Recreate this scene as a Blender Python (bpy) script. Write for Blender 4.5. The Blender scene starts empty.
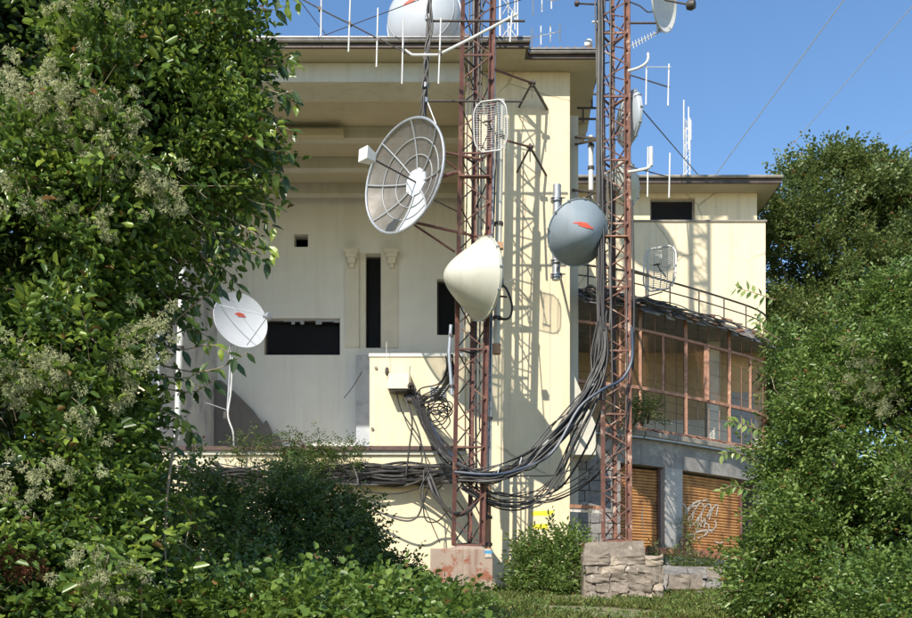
import bpy, bmesh, math, random
import numpy as np
from mathutils import Vector, Matrix, noise

random.seed(7)
RNG = np.random.default_rng(7)
scene = bpy.context.scene
COL = scene.collection

# ------------------------------------------------------------------ camera
FPX = 1050.0            # focal length in photograph pixels (912 wide)
cam_data = bpy.data.cameras.new('camera')
cam = bpy.data.objects.new('camera', cam_data)
COL.objects.link(cam)
cam.location = (0, 0, 0)
cam.rotation_euler = (math.radians(90), 0, 0)
cam_data.sensor_width = 36.0
cam_data.lens = 36.0 * FPX / 912.0
cam_data.shift_y = (640.0 - 309.0) / 912.0
cam_data.clip_start = 0.1
cam_data.clip_end = 3000
scene.camera = cam

# ------------------------------------------------------------------ light
SUN_DIR = Vector((0.46, 1.0, -1.0)).normalized()      # the way the light travels
world = bpy.data.worlds.new('World')
scene.world = world
world.use_nodes = True
wn = world.node_tree
bg = wn.nodes['Background']
sky = wn.nodes.new('ShaderNodeTexSky')
sky.sky_type = 'NISHITA'
sky.sun_disc = False
sky.sun_elevation = math.asin(-SUN_DIR.z)
sky.sun_rotation = math.atan2(-SUN_DIR.x, -SUN_DIR.y)
sky.altitude = 300
sky.air_density = 1.0
sky.dust_density = 0.2
sky.ozone_density = 1.3
grade = wn.nodes.new('ShaderNodeHueSaturation')
grade.inputs['Saturation'].default_value = 1.15
wn.links.new(sky.outputs['Color'], grade.inputs['Color'])
wn.links.new(grade.outputs['Color'], bg.inputs['Color'])
bg.inputs['Strength'].default_value = 0.15
sun_data = bpy.data.lights.new('sun', 'SUN')
sun_data.energy = 4.9
sun_data.angle = math.radians(0.5)
sun_data.color = (1.0, 0.925, 0.80)
sun = bpy.data.objects.new('sun', sun_data)
COL.objects.link(sun)
sun.rotation_euler = SUN_DIR.to_track_quat('-Z', 'Y').to_euler()
sun.location = (-10, -20, 30)
scene.view_settings.view_transform = 'Standard'
scene.view_settings.look = 'None'
scene.view_settings.exposure = 0.50
scene.view_settings.gamma = 1.0
scene.cycles.max_bounces = 8
scene.cycles.transparent_max_bounces = 12

# ------------------------------------------------------------------ helpers
def at(px, py, Y):
    "the point of the place that stands at this spot of the photograph, Y metres away"
    return Vector(((px - 456.0) * Y / FPX, Y, (640.0 - py) * Y / FPX))

def ground_z(x, y):
    return -1.48 + 0.095 * y if y < 34 else 1.75 + 0.04 * (y - 34)

WM = {}
def link(name, data, parent=None, mw=None):
    o = bpy.data.objects.new(name, data)
    COL.objects.link(o)
    mw = Matrix.Identity(4) if mw is None else mw
    if parent is not None:
        o.parent = parent
        o.matrix_parent_inverse = WM[parent.name].inverted()
    o.matrix_basis = mw
    WM[o.name] = mw.copy()
    return o

def tag(o, label=None, cat=None, group=None, kind=None):
    if label: o['label'] = label
    if cat: o['category'] = cat
    if group: o['group'] = group
    if kind: o['kind'] = kind
    return o

def thing(name, label, cat, loc, group=None):
    o = link(name, None, None, Matrix.Translation(Vector(loc)))
    o.empty_display_size = 0.2
    return tag(o, label, cat, group)

class MB:
    def __init__(s): s.v = []; s.f = []; s.sm = []
    def add(s, vs, fs, smooth=False):
        b = len(s.v); s.v += [tuple(p) for p in vs]
        s.f += [tuple(b + i for i in f) for f in fs]; s.sm += [smooth] * len(fs)
        return s
    def box(s, x0, x1, y0, y1, z0, z1):
        return s.add([(x0,y0,z0),(x1,y0,z0),(x1,y1,z0),(x0,y1,z0),(x0,y0,z1),(x1,y0,z1),(x1,y1,z1),(x0,y1,z1)],
                     [(0,3,2,1),(4,5,6,7),(0,1,5,4),(1,2,6,5),(2,3,7,6),(3,0,4,7)])
    def hexa(s, p):      # 8 points, bottom 4 then top 4
        return s.add(p, [(0,3,2,1),(4,5,6,7),(0,1,5,4),(1,2,6,5),(2,3,7,6),(3,0,4,7)])
    def prism(s, poly, z0, z1):
        n = len(poly)
        return s.add([(x,y,z0) for x,y in poly] + [(x,y,z1) for x,y in poly],
                     [tuple(range(n))[::-1], tuple(range(n, 2*n))] + [(i,(i+1)%n,n+(i+1)%n,n+i) for i in range(n)])
    def bar(s, a, b, w, h=None, roll=0):
        a = Vector(a); b = Vector(b); h = h or w
        d = (b - a).normalized()
        u = d.cross(Vector((0,0,1)))
        if u.length < 1e-3: u = Vector((1,0,0))
        u.normalize(); n = u.cross(d)
        if roll:
            u, n = u*math.cos(roll)+n*math.sin(roll), n*math.cos(roll)-u*math.sin(roll)
        u = u*w/2; n = n*h/2
        return s.hexa([a-u-n, a+u-n, b+u-n, b-u-n, a-u+n, a+u+n, b+u+n, b-u+n])
    def tube(s, pts, r, n=6, cap=True):
        pts = [Vector(p) for p in pts]; m = len(pts)
        rs = r if isinstance(r, (list, tuple)) else [r]*m
        t = (pts[1]-pts[0]).normalized()
        u = t.orthogonal().normalized()
        vs = []
        for i, p in enumerate(pts):
            if i == 0: t = pts[1]-pts[0]
            elif i == m-1: t = pts[-1]-pts[-2]
            else: t = pts[i+1]-pts[i-1]
            t.normalize()
            u = (u - t*u.dot(t)).normalized(); w = t.cross(u)
            for k in range(n):
                a = 2*math.pi*k/n
                vs.append(p + (u*math.cos(a)+w*math.sin(a))*rs[i])
        fs = [(i*n+k, i*n+(k+1)%n, (i+1)*n+(k+1)%n, (i+1)*n+k) for i in range(m-1) for k in range(n)]
        s.add(vs, fs, True)
        if cap:
            b = len(s.v) - n*m
            s.f += [tuple(b+k for k in range(n))[::-1], tuple(b+(m-1)*n+k for k in range(n))]; s.sm += [False, False]
        return s
    def lathe(s, prof, M, n=48, a0=0, a1=2*math.pi, thick=0):
        "prof: (radius, height) pairs, spun round local z, placed by M"
        full = abs(a1-a0-2*math.pi) < 1e-6
        k = n if full else n+1
        vs = [M @ Vector((r*math.cos(a0+(a1-a0)*j/n), r*math.sin(a0+(a1-a0)*j/n), z)) for r, z in prof for j in range(k)]
        fs = []
        for i in range(len(prof)-1):
            for j in range(n):
                j2 = (j+1) % k if full else j+1
                fs.append((i*k+j, i*k+j2, (i+1)*k+j2, (i+1)*k+j))
        return s.add(vs, fs, True)
    def mesh(s, name, mat=None, angle=35):
        me = bpy.data.meshes.new(name)
        me.from_pydata(s.v, [], s.f)
        me.update()
        bm = bmesh.new(); bm.from_mesh(me)
        bmesh.ops.remove_doubles(bm, verts=bm.verts, dist=1e-5)
        bmesh.ops.recalc_face_normals(bm, faces=bm.faces)
        bm.to_mesh(me); bm.free()
        if any(s.sm):
            me.polygons.foreach_set('use_smooth', [True]*len(me.polygons))
            me.set_sharp_from_angle(angle=math.radians(angle))
        if mat: me.materials.append(mat)
        return me
    def build(s, name, mat, parent=None, mw=None, bevel=0):
        o = link(name, s.mesh(name, mat), parent, mw)
        if bevel:
            b = o.modifiers.new('bevel', 'BEVEL'); b.width = bevel; b.segments = 2; b.limit_method = 'ANGLE'
        return o

UNIT = {}
def unit(kind, mat):
    k = (kind, mat.name)
    if k not in UNIT:
        m = MB()
        if kind == 'box': m.box(-.5,.5,-.5,.5,0,1)
        elif kind == 'angle':      # an L section
            m.prism([(-.5,-.5),(.5,-.5),(.5,-.34),(-.34,-.34),(-.34,.5),(-.5,.5)], 0, 1)
        else: m.tube([(0,0,0),(0,0,1)], .5, 8)
        UNIT[k] = m.mesh(kind, mat)
    return UNIT[k]

def strut(name, a, b, w, mat, parent=None, kind='tube', h=None, face=None):
    "a straight bar from a to b as its own object sharing one mesh"
    a = Vector(a); b = Vector(b); d = b-a; L = d.length; d.normalize()
    u = Vector(face).cross(d) if face is not None else d.cross(Vector((0,0,1)))
    if u.length < 1e-3: u = Vector((1,0,0))
    u.normalize(); n = d.cross(u)
    h = h or w
    M = Matrix(((u.x*w, n.x*h, d.x*L, a.x),(u.y*w, n.y*h, d.y*L, a.y),(u.z*w, n.z*h, d.z*L, a.z),(0,0,0,1)))
    return link(name, unit(kind, mat), parent, M)

def axis_to(px, py, dx, dz, f):
    "unit axis that leans dx, dz across the view and f towards the camera"
    v = -at(px, py, 1.0).normalized(); e = Vector((dx, 0, dz)); e = (e - v*e.dot(v)).normalized()
    return e*math.sqrt(1-f*f) + v*f

def frame_matrix(center, axis, up=(0,0,1)):
    z = Vector(axis).normalized(); x = Vector(up).cross(z).normalized(); y = z.cross(x)
    M = Matrix((x, y, z)).transposed().to_4x4(); M.translation = Vector(center)
    return M

def spline(ctrl, n=10):
    P = [Vector(p) for p in ctrl]; P = [P[0]*2-P[1]] + P + [P[-1]*2-P[-2]]
    out = []
    for i in range(1, len(P)-2):
        for j in range(n):
            t = j/n; a,b,c,d = P[i-1],P[i],P[i+1],P[i+2]
            out.append(.5*((2*b)+(c-a)*t+(2*a-5*b+4*c-d)*t*t+(3*b-a-3*c+d)*t**3))
    out.append(P[-2].copy())
    return out

# ------------------------------------------------------------------ materials
MATS = {}
def N(nt, t, **kw):
    n = nt.nodes.new(t)
    for k, v in kw.items(): setattr(n, k, v)
    return n

def mat(name, c1, c2=None, scale=3.0, rough=.7, bump=.2, bscale=None, metal=0, c3=None, scale3=.8, t3=.55, streak=None, spec=.5, detail=8, soft3=.12, soft=.15, mid=.5, wall=False):
    """two-colour mottled surface in world space, an optional third colour in larger patches,
    optional streaks that run down the face"""
    m = bpy.data.materials.new(name); m.use_nodes = True
    nt = m.node_tree; b = nt.nodes['Principled BSDF']; L = nt.links.new
    b.inputs['Roughness'].default_value = rough; b.inputs['Metallic'].default_value = metal
    b.inputs['Specular IOR Level'].default_value = spec
    geo = N(nt, 'ShaderNodeNewGeometry'); pos = geo.outputs['Position']
    c2 = c2 or tuple(x*.8 for x in c1)
    n1 = N(nt, 'ShaderNodeTexNoise'); n1.inputs['Scale'].default_value = scale; n1.inputs['Detail'].default_value = detail; n1.inputs['Roughness'].default_value = .65
    L(pos, n1.inputs['Vector'])
    r = N(nt, 'ShaderNodeValToRGB'); e = r.color_ramp.elements
    e[0].position = mid-soft; e[1].position = mid+soft; e[0].color = (*c1, 1); e[1].color = (*c2, 1)
    L(n1.outputs['Fac'], r.inputs['Fac'])
    out = r.outputs['Color']
    def layer(fac, col, out):
        mx = N(nt, 'ShaderNodeMix', data_type='RGBA'); L(fac, mx.inputs[0]); L(out, mx.inputs[6]); mx.inputs[7].default_value = (*col, 1)
        return mx.outputs[2]
    if c3:
        n3 = N(nt, 'ShaderNodeTexNoise'); n3.inputs['Scale'].default_value = scale3; n3.inputs['Detail'].default_value = 10; n3.inputs['Roughness'].default_value = .7
        L(pos, n3.inputs['Vector'])
        mr = N(nt, 'ShaderNodeMapRange'); mr.inputs[1].default_value = t3; mr.inputs[2].default_value = t3+soft3
        L(n3.outputs['Fac'], mr.inputs[0]); out = layer(mr.outputs[0], c3, out)
    if streak:
        col, amt = streak
        mp = N(nt, 'ShaderNodeMapping'); mp.inputs['Scale'].default_value = (2.2, 2.2, .12); L(pos, mp.inputs['Vector'])
        n4 = N(nt, 'ShaderNodeTexNoise'); n4.inputs['Scale'].default_value = 1.6; n4.inputs['Detail'].default_value = 9; n4.inputs['Roughness'].default_value = .7
        L(mp.outputs[0], n4.inputs['Vector'])
        mr = N(nt, 'ShaderNodeMapRange'); mr.inputs[1].default_value = .5; mr.inputs[2].default_value = .75; mr.inputs[4].default_value = amt
        L(n4.outputs['Fac'], mr.inputs[0]); out = layer(mr.outputs[0], col, out)
    if wall:
        # block courses ghosting through the render, hairline cracks and small scars
        sx = N(nt, 'ShaderNodeSeparateXYZ'); L(pos, sx.inputs[0]); cx = N(nt, 'ShaderNodeCombineXYZ'); L(sx.outputs[0], cx.inputs[0]); L(sx.outputs[2], cx.inputs[1])
        br = N(nt, 'ShaderNodeTexBrick'); br.inputs['Scale'].default_value = 1; br.inputs['Brick Width'].default_value = .9; br.inputs['Row Height'].default_value = .42; br.inputs['Mortar Size'].default_value = .014; br.inputs['Mortar Smooth'].default_value = .8
        br.inputs['Color1'].default_value = (0,0,0,1); br.inputs['Color2'].default_value = (.25,.25,.25,1); br.inputs['Mortar'].default_value = (1,1,1,1); L(cx.outputs[0], br.inputs['Vector'])
        q = N(nt, 'ShaderNodeMath', operation='MULTIPLY'); L(br.outputs['Color'], q.inputs[0]); q.inputs[1].default_value = .13; out = layer(q.outputs[0], tuple(x*.55 for x in c1), out)
        nd = N(nt, 'ShaderNodeTexNoise'); nd.inputs['Scale'].default_value = 2.5; nd.inputs['Detail'].default_value = 6; L(pos, nd.inputs['Vector'])
        mm = N(nt, 'ShaderNodeMix', data_type='VECTOR'); mm.inputs[0].default_value = .12; L(pos, mm.inputs[4]); L(nd.outputs['Color'], mm.inputs[5])
        vo = N(nt, 'ShaderNodeTexVoronoi', feature='DISTANCE_TO_EDGE'); vo.inputs['Scale'].default_value = .42; L(mm.outputs[1], vo.inputs['Vector'])
        cr = N(nt, 'ShaderNodeMapRange'); cr.inputs[1].default_value = .0; cr.inputs[2].default_value = .012; cr.inputs[3].default_value = .8; cr.inputs[4].default_value = 0; L(vo.outputs['Distance'], cr.inputs[0])
        nk = N(nt, 'ShaderNodeTexNoise'); nk.inputs['Scale'].default_value = .35; L(pos, nk.inputs['Vector']); kr = N(nt, 'ShaderNodeMapRange'); kr.inputs[1].default_value = .5; kr.inputs[2].default_value = .58; L(nk.outputs['Fac'], kr.inputs[0])
        q = N(nt, 'ShaderNodeMath', operation='MULTIPLY'); L(cr.outputs[0], q.inputs[0]); L(kr.outputs[0], q.inputs[1]); out = layer(q.outputs[0], tuple(x*.4 for x in c1), out)
        ns = N(nt, 'ShaderNodeTexNoise'); ns.inputs['Scale'].default_value = 7; ns.inputs['Detail'].default_value = 3; L(pos, ns.inputs['Vector']); sr = N(nt, 'ShaderNodeMapRange'); sr.inputs[1].default_value = .70; sr.inputs[2].default_value = .73; sr.inputs[4].default_value = .6; L(ns.outputs['Fac'], sr.inputs[0])
        out = layer(sr.outputs[0], tuple(x*.6 for x in c1), out)
    L(out, b.inputs['Base Color'])
    if bump:
        nb = N(nt, 'ShaderNodeTexNoise'); nb.inputs['Scale'].default_value = bscale or scale*6; nb.inputs['Detail'].default_value = 6
        L(pos, nb.inputs['Vector'])
        bp = N(nt, 'ShaderNodeBump'); bp.inputs['Strength'].default_value = bump; bp.inputs['Distance'].default_value = .02
        L(nb.outputs['Fac'], bp.inputs['Height']); L(bp.outputs['Normal'], b.inputs['Normal'])
    MATS[name] = m
    return m

CREAM = mat('cream_plaster', (.77,.655,.45), (.71,.61,.415), 1.1, .9, .25, 30, c3=(.70,.63,.46), scale3=.45, t3=.56, streak=((.47,.41,.29), .6), spec=.2, wall=True)
LOGGIA = mat('loggia_plaster', (.79,.80,.765), (.74,.75,.715), 1.0, .9, .2, 30, streak=((.55,.52,.45), .35), spec=.2)
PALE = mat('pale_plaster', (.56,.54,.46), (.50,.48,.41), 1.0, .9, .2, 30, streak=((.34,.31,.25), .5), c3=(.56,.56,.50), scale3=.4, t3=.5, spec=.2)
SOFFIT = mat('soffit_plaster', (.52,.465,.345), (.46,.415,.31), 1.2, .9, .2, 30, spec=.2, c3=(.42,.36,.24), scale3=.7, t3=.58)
WHITEPL = mat('white_plaster', (.74,.72,.62), (.66,.64,.56), 2, .9, .2, 30, spec=.2)
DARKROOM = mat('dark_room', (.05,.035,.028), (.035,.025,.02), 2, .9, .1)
FASCIA = mat('brown_fascia', (.055,.038,.03), (.09,.065,.05), 3, .5, .1, metal=.2)
GUTTER = mat('pale_metal', (.30,.29,.28), (.20,.19,.18), 5, .35, .1, metal=.6)
COPING = mat('grey_coping', (.20,.18,.15), (.30,.27,.22), 5, .7, .2)
LEDGE = mat('red_brown_ledge', (.06,.035,.03), (.11,.065,.055), 5, .7, .2)
DARKWALL = mat('dark_grey_plaster', (.15,.145,.14), (.20,.19,.18), 1.5, .9, .2, streak=((.09,.085,.08), .5))
BLUE_SHADE_PL = mat('shade_blue_plaster', (.36,.40,.46), (.48,.50,.52), 1.3, .9, .2, c3=(.26,.28,.33), scale3=.9, t3=.5)  # blue-grey of the loggia's shaded sides, put into the plaster colour
RUST = mat('dark_red_rust', (.16,.062,.046), (.075,.038,.032), 4, .75, .35, 60, c3=(.31,.17,.11), scale3=2.2, t3=.55, metal=0)
RUST_OLD = mat('faded_red_white_rust', (.23,.10,.068), (.11,.058,.045), 4, .75, .35, 60, c3=(.46,.33,.26), scale3=3, t3=.56, soft3=.05)
RUST_OR = mat('orange_rust', (.40,.215,.14), (.26,.13,.085), 8, .8, .3, 60, c3=(.60,.36,.25), scale3=5, t3=.55)
SLAT = mat('rusty_orange_shutter', (.54,.28,.095), (.36,.165,.06), 3, .65, .2, 40, c3=(.16,.075,.04), scale3=1.3, t3=.52, soft3=.2, streak=((.20,.09,.045), .7))
DARKMETAL = mat('dark_metal', (.05,.045,.045), (.09,.075,.065), 9, .55, .2, metal=.4)
GALV = mat('galvanised_steel', (.42,.44,.46), (.33,.34,.36), 9, .4, .15, metal=.5)
WHITEMET = mat('white_paint', (.60,.60,.58), (.50,.50,.48), 6, .45, .05, c3=(.45,.38,.32), scale3=6, t3=.68, soft3=.06)
WHITEDISH = mat('white_dish_paint', (.58,.60,.63), (.53,.55,.58), 2.5, .4, .03)
CREAMDISH = mat('cream_radome', (.54,.53,.44), (.48,.47,.39), 2, .5, .03, c3=(.46,.44,.37), scale3=3, t3=.60, streak=((.38,.34,.26), .5))
BLUEDISH = mat('blue_grey_radome', (.25,.30,.34), (.22,.265,.305), 2, .5, .03, c3=(.30,.34,.37), scale3=2, t3=.6, streak=((.15,.16,.16), .5))
PALEBLUE = mat('pale_blue_radome', (.40,.44,.48), (.36,.40,.44), 1.5, .5, .03)
REDMARK = mat('red_print', (.72,.10,.05), (.62,.08,.04), 8, .6, 0)
YELLOW = mat('yellow_paint', (.80,.70,.02), (.70,.60,.03), 6, .6, .1)
BLUEPAINT = mat('blue_paint', (.05,.28,.50), (.04,.22,.42), 6, .6, .1)
CHALK = mat('white_spray_paint', (.56,.53,.48), (.42,.36,.28), 6, .8, 0, c3=(.36,.22,.12), scale3=4, t3=.52, soft3=.05)
CABLE = mat('black_cable', (.022,.022,.024), (.04,.038,.037), 3, .5, .1, c3=(.085,.078,.07), scale3=1.6, t3=.58, spec=.35)
CABLE_GREY = mat('grey_cable', (.13,.125,.12), (.06,.058,.055), 2, .55, .1, spec=.35)
CABLE_BLUE = mat('blue_cable', (.018,.040,.085), (.04,.05,.07), 3, .45, .1)
CONCRETE = mat('rough_concrete', (.30,.285,.265), (.20,.19,.18), 2.5, .9, .6, 25, c3=(.38,.35,.31), scale3=1.6, t3=.55, streak=((.12,.11,.10), .5))
CONC_RUST = mat('rust_stained_concrete', (.36,.28,.22), (.30,.23,.18), 3, .9, .5, 25, c3=(.26,.10,.055), scale3=1.8, t3=.50, soft3=.06, streak=((.16,.055,.035), 1.0))
STONE = mat('grey_stone', (.27,.255,.24), (.17,.16,.155), 5, .9, .6, 30, c3=(.36,.34,.31), scale3=3, t3=.55)
STONE_BR = mat('brown_stone', (.27,.225,.18), (.17,.14,.115), 5, .9, .6, 30, c3=(.52,.46,.38), scale3=4, t3=.58)
MORTAR = mat('dark_mortar', (.12,.11,.10), (.17,.155,.14), 8, .95, .5)
BRICK = mat('red_brick', (.42,.19,.12), (.30,.12,.075), 5, .9, .4, 40)
TILE = mat('terracotta_tile', (.36,.20,.15), (.26,.15,.12), 6, .85, .3)
SHEETM = mat('dark_roofing_sheet', (.10,.105,.12), (.16,.16,.17), 3, .6, .3, c3=(.24,.14,.09), scale3=2, t3=.55)
BARK = mat('bark', (.12,.09,.065), (.07,.052,.04), 8, .95, .5, 40)
TWIG = mat('pale_twig', (.34,.27,.18), (.22,.17,.11), 8, .9, .2)
EARTH = mat('grassy_earth', (.13,.14,.055), (.22,.18,.10), 1.5, .95, .6, 12, c3=(.06,.075,.025), scale3=.6, t3=.5)
LOUVRE = mat('grey_louvre', (.33,.35,.36), (.28,.30,.31), 6, .5, .1)
TERRACOTTA_PIPE = mat('brown_clay_pipe', (.42,.24,.13), (.34,.19,.11), 5, .7, .2)

def glass_mat():
    m = bpy.data.materials.new('window_glass'); m.use_nodes = True
    b = m.node_tree.nodes['Principled BSDF']
    b.inputs['Base Color'].default_value = (.02,.018,.016,1); b.inputs['Roughness'].default_value = .35; b.inputs['Specular IOR Level'].default_value = .15
    b.inputs['Alpha'].default_value = .35
    return m
GLASS = glass_mat()

def mesh_mat():
    "fine perforated sheet: metal with holes far smaller than a pixel"
    m = bpy.data.materials.new('perforated_metal'); m.use_nodes = True
    nt = m.node_tree; b = nt.nodes['Principled BSDF']
    b.inputs['Base Color'].default_value = (.22,.205,.19,1); b.inputs['Roughness'].default_value = .5; b.inputs['Metallic'].default_value = .3
    tc = N(nt, 'ShaderNodeNewGeometry'); n = N(nt, 'ShaderNodeTexNoise'); n.inputs['Scale'].default_value = 3
    n.inputs['Detail'].default_value = 5
    nt.links.new(tc.outputs['Position'], n.inputs['Vector'])
    mr = N(nt, 'ShaderNodeMapRange'); mr.inputs[1].default_value = .35; mr.inputs[2].default_value = .65; mr.inputs[3].default_value = .42; mr.inputs[4].default_value = .70
    nt.links.new(n.outputs['Fac'], mr.inputs[0]); nt.links.new(mr.outputs[0], b.inputs['Alpha'])
    return m
MESHM = mesh_mat()
def dusty():
    m = bpy.data.materials.new('dusty_glass'); m.use_nodes = True; nt = m.node_tree; b = nt.nodes['Principled BSDF']
    b.inputs['Base Color'].default_value = (.26,.14,.06,1); b.inputs['Roughness'].default_value = .8; b.inputs['Specular IOR Level'].default_value = .2
    g = N(nt, 'ShaderNodeNewGeometry'); n = N(nt, 'ShaderNodeTexNoise'); n.inputs['Scale'].default_value = 1.6; n.inputs['Detail'].default_value = 8; nt.links.new(g.outputs['Position'], n.inputs['Vector'])
    mr = N(nt, 'ShaderNodeMapRange'); mr.inputs[1].default_value = .3; mr.inputs[2].default_value = .7; mr.inputs[3].default_value = .0; mr.inputs[4].default_value = .22
    nt.links.new(n.outputs['Fac'], mr.inputs[0]); nt.links.new(mr.outputs[0], b.inputs['Alpha']); return m
DUSTY = dusty()

def leaf_mat(name, cols, rough=.42, trans=.35, spec=.5, last=(.20,.12,.04)):
    "cols: ramp over the per-leaf value 'tint'"
    m = bpy.data.materials.new(name); m.use_nodes = True
    nt = m.node_tree; L = nt.links.new; b = nt.nodes['Principled BSDF']; o = nt.nodes['Material Output']
    a = N(nt, 'ShaderNodeAttribute'); a.attribute_name = 'tint'
    r = N(nt, 'ShaderNodeValToRGB'); e = r.color_ramp.elements
    for i in range(len(cols)-2): e.new(.5)
    for i, c in enumerate(cols): e[i].position = .93*i/(len(cols)-1); e[i].color = (*c, 1)
    q = e.new(.985); q.color = (*(last or cols[-1]), 1)
    L(a.outputs['Fac'], r.inputs['Fac']); L(r.outputs['Color'], b.inputs['Base Color'])
    b.inputs['Roughness'].default_value = rough; b.inputs['Specular IOR Level'].default_value = spec
    t = N(nt, 'ShaderNodeBsdfTranslucent')
    hs = N(nt, 'ShaderNodeHueSaturation'); hs.inputs['Value'].default_value = 1.5; hs.inputs['Hue'].default_value = .485
    L(r.outputs['Color'], hs.inputs['Color']); L(hs.outputs['Color'], t.inputs['Color'])
    mx = N(nt, 'ShaderNodeMixShader'); mx.inputs[0].default_value = trans
    L(b.outputs[0], mx.inputs[1]); L(t.outputs[0], mx.inputs[2]); L(mx.outputs[0], o.inputs['Surface'])
    return m
LEAF_VINE = leaf_mat('vine_leaf', [(.028,.062,.014),(.070,.130,.025),(.135,.215,.034),(.28,.36,.06)], rough=.33)
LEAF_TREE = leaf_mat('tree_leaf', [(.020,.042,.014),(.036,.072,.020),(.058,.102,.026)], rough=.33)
LEAF_BACK = leaf_mat('far_tree_leaf', [(.058,.096,.028),(.095,.140,.038),(.140,.185,.050),(.21,.25,.08)], rough=.38)
LEAF_HEDGE = leaf_mat('hedge_leaf', [(.036,.075,.020),(.090,.158,.032),(.150,.230,.048),(.28,.35,.11)], rough=.34)
LEAF_IVY = leaf_mat('ivy_leaf', [(.05,.10,.018),(.10,.17,.03),(.19,.27,.05)], rough=.4)
LEAF_GRASS = leaf_mat('grass_blade', [(.11,.16,.035),(.17,.21,.05),(.30,.28,.11)], rough=.6)
FLUFF = leaf_mat('seed_fluff', [(.30,.33,.17),(.48,.50,.30),(.66,.67,.46)], rough=.8, trans=.4, spec=.1, last=(.62,.6,.5))
TAN_SHADE = mat('shade_tan_inner_wall', (.60,.46,.28), (.52,.39,.24), 1.5, .9, .2, streak=((.18,.12,.08), .6))  # brown-tan carries the ceiling's shade on the cream inner wall
FLOORM = mat('pale_terrace_floor', (.52,.47,.38), (.42,.38,.31), 2, .9, .3)
LEAF_SHRUB = leaf_mat('shrub_leaf', [(.10,.17,.04),(.16,.25,.06),(.27,.36,.13)], rough=.4, trans=.45)
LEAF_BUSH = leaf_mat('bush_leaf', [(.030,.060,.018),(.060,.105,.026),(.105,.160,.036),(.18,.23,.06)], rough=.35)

# ================================================================== GROUND
def ground():
    xs = np.concatenate([[-900,-400,-200,-100,-60,-40,-30], np.arange(-24,24.1,.6), [30,40,60,100,200,400,900]])
    ys = np.concatenate([[-60,-30,-10,-4,0,4,8], np.arange(10,34.1,.5), [36,40,46,55,70,100,200,400,900]])
    m = MB(); vs = []
    for y in ys:
        for x in xs:
            z = ground_z(x, y)
            if abs(x) < 24 and y < 34:
                z += .10*noise.noise(Vector((x*.5, y*.5, 0))) + .04*noise.noise(Vector((x*2, y*2, 3)))
            if abs(x) > 60 or y > 70: z += 2*noise.noise(Vector((x*.01, y*.01, 5)))
            vs.append((x, y, z))
    n = len(xs)
    m.add(vs, [(j*n+i, j*n+i+1, (j+1)*n+i+1, (j+1)*n+i) for j in range(len(ys)-1) for i in range(n-1)], True)
    o = m.build('ground', EARTH); tag(o, kind='structure')
ground()

# ================================================================== MAIN BUILDING
def wall_holes(name, x0, x1, z0, z1, y, th, holes, material, parent):
    "upright wall facing the camera with real openings and reveals; holes = (xa, xb, za, zb)"
    xs = sorted({x0, x1} | {h[0] for h in holes} | {h[1] for h in holes})
    zs = sorted({z0, z1} | {h[2] for h in holes} | {h[3] for h in holes})
    def solid(i, k):
        if i < 0 or k < 0 or i >= len(xs)-1 or k >= len(zs)-1: return False
        cx = (xs[i]+xs[i+1])/2; cz = (zs[k]+zs[k+1])/2
        return not any(h[0] < cx < h[1] and h[2] < cz < h[3] for h in holes)
    m = MB()
    for i in range(len(xs)-1):
        for k in range(len(zs)-1):
            if not solid(i, k): continue
            a, b, c, d = xs[i], xs[i+1], zs[k], zs[k+1]
            m.add([(a,y,c),(b,y,c),(b,y,d),(a,y,d)], [(0,1,2,3)])
            m.add([(a,y+th,c),(b,y+th,c),(b,y+th,d),(a,y+th,d)], [(3,2,1,0)])
            if not solid(i-1,k): m.add([(a,y,c),(a,y,d),(a,y+th,d),(a,y+th,c)], [(0,1,2,3)])
            if not solid(i+1,k): m.add([(b,y,c),(b,y+th,c),(b,y+th,d),(b,y,d)], [(0,1,2,3)])
            if not solid(i,k-1): m.add([(a,y,c),(a,y+th,c),(b,y+th,c),(b,y,c)], [(0,1,2,3)])
            if not solid(i,k+1): m.add([(a,y,d),(b,y,d),(b,y+th,d),(a,y+th,d)], [(0,1,2,3)])
    return m.build(name, material, parent)

def hole(pxa, pya, pxb, pyb, Y):
    a = at(pxa, pyb, Y); b = at(pxb, pya, Y)
    return (a.x, b.x, a.z, b.z)

YB = 37.9                                    # back wall of the loggia
PL, PR = at(465,0,30).x, at(570,0,30).x      # the great pillar
B = thing('building', 'tall cream plastered building with a deep shaded loggia behind the lattice masts', 'building', (0, 34, 1.8))
# lower wall, slab edge, pillar
LEFTX = -9.6
FLOOR = at(0,447,30).z; YB = 37.9
MB().box(LEFTX, PL, 30, 30.5, .6, 5.28).build('wall', CREAM, B)
MB().box(LEFTX, PL-.003, 29.86, 30.1, 5.40, FLOOR).build('ledge', LEDGE, B)
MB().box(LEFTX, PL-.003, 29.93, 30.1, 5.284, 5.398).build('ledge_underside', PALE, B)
MB().box(LEFTX, PL-.003, 30.103, YB-.003, 5.284, FLOOR-.01).build('terrace_floor', FLOORM, B)
MB().box(PL, PR, 30, 38.6, .5, 16.23).build('pillar', CREAM, B, bevel=.015)
MB().box(at(486,0,30).x, at(489,0,30).x, 29.985, 30.0-.001, 1, 16.2).build('pilaster_joint', PALE, B)
MB().box(at(549.5,0,30).x, at(550.1,0,30).x, 29.99, 29.999, 5, 15).build('plaster_crack', PALE, B)
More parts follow.
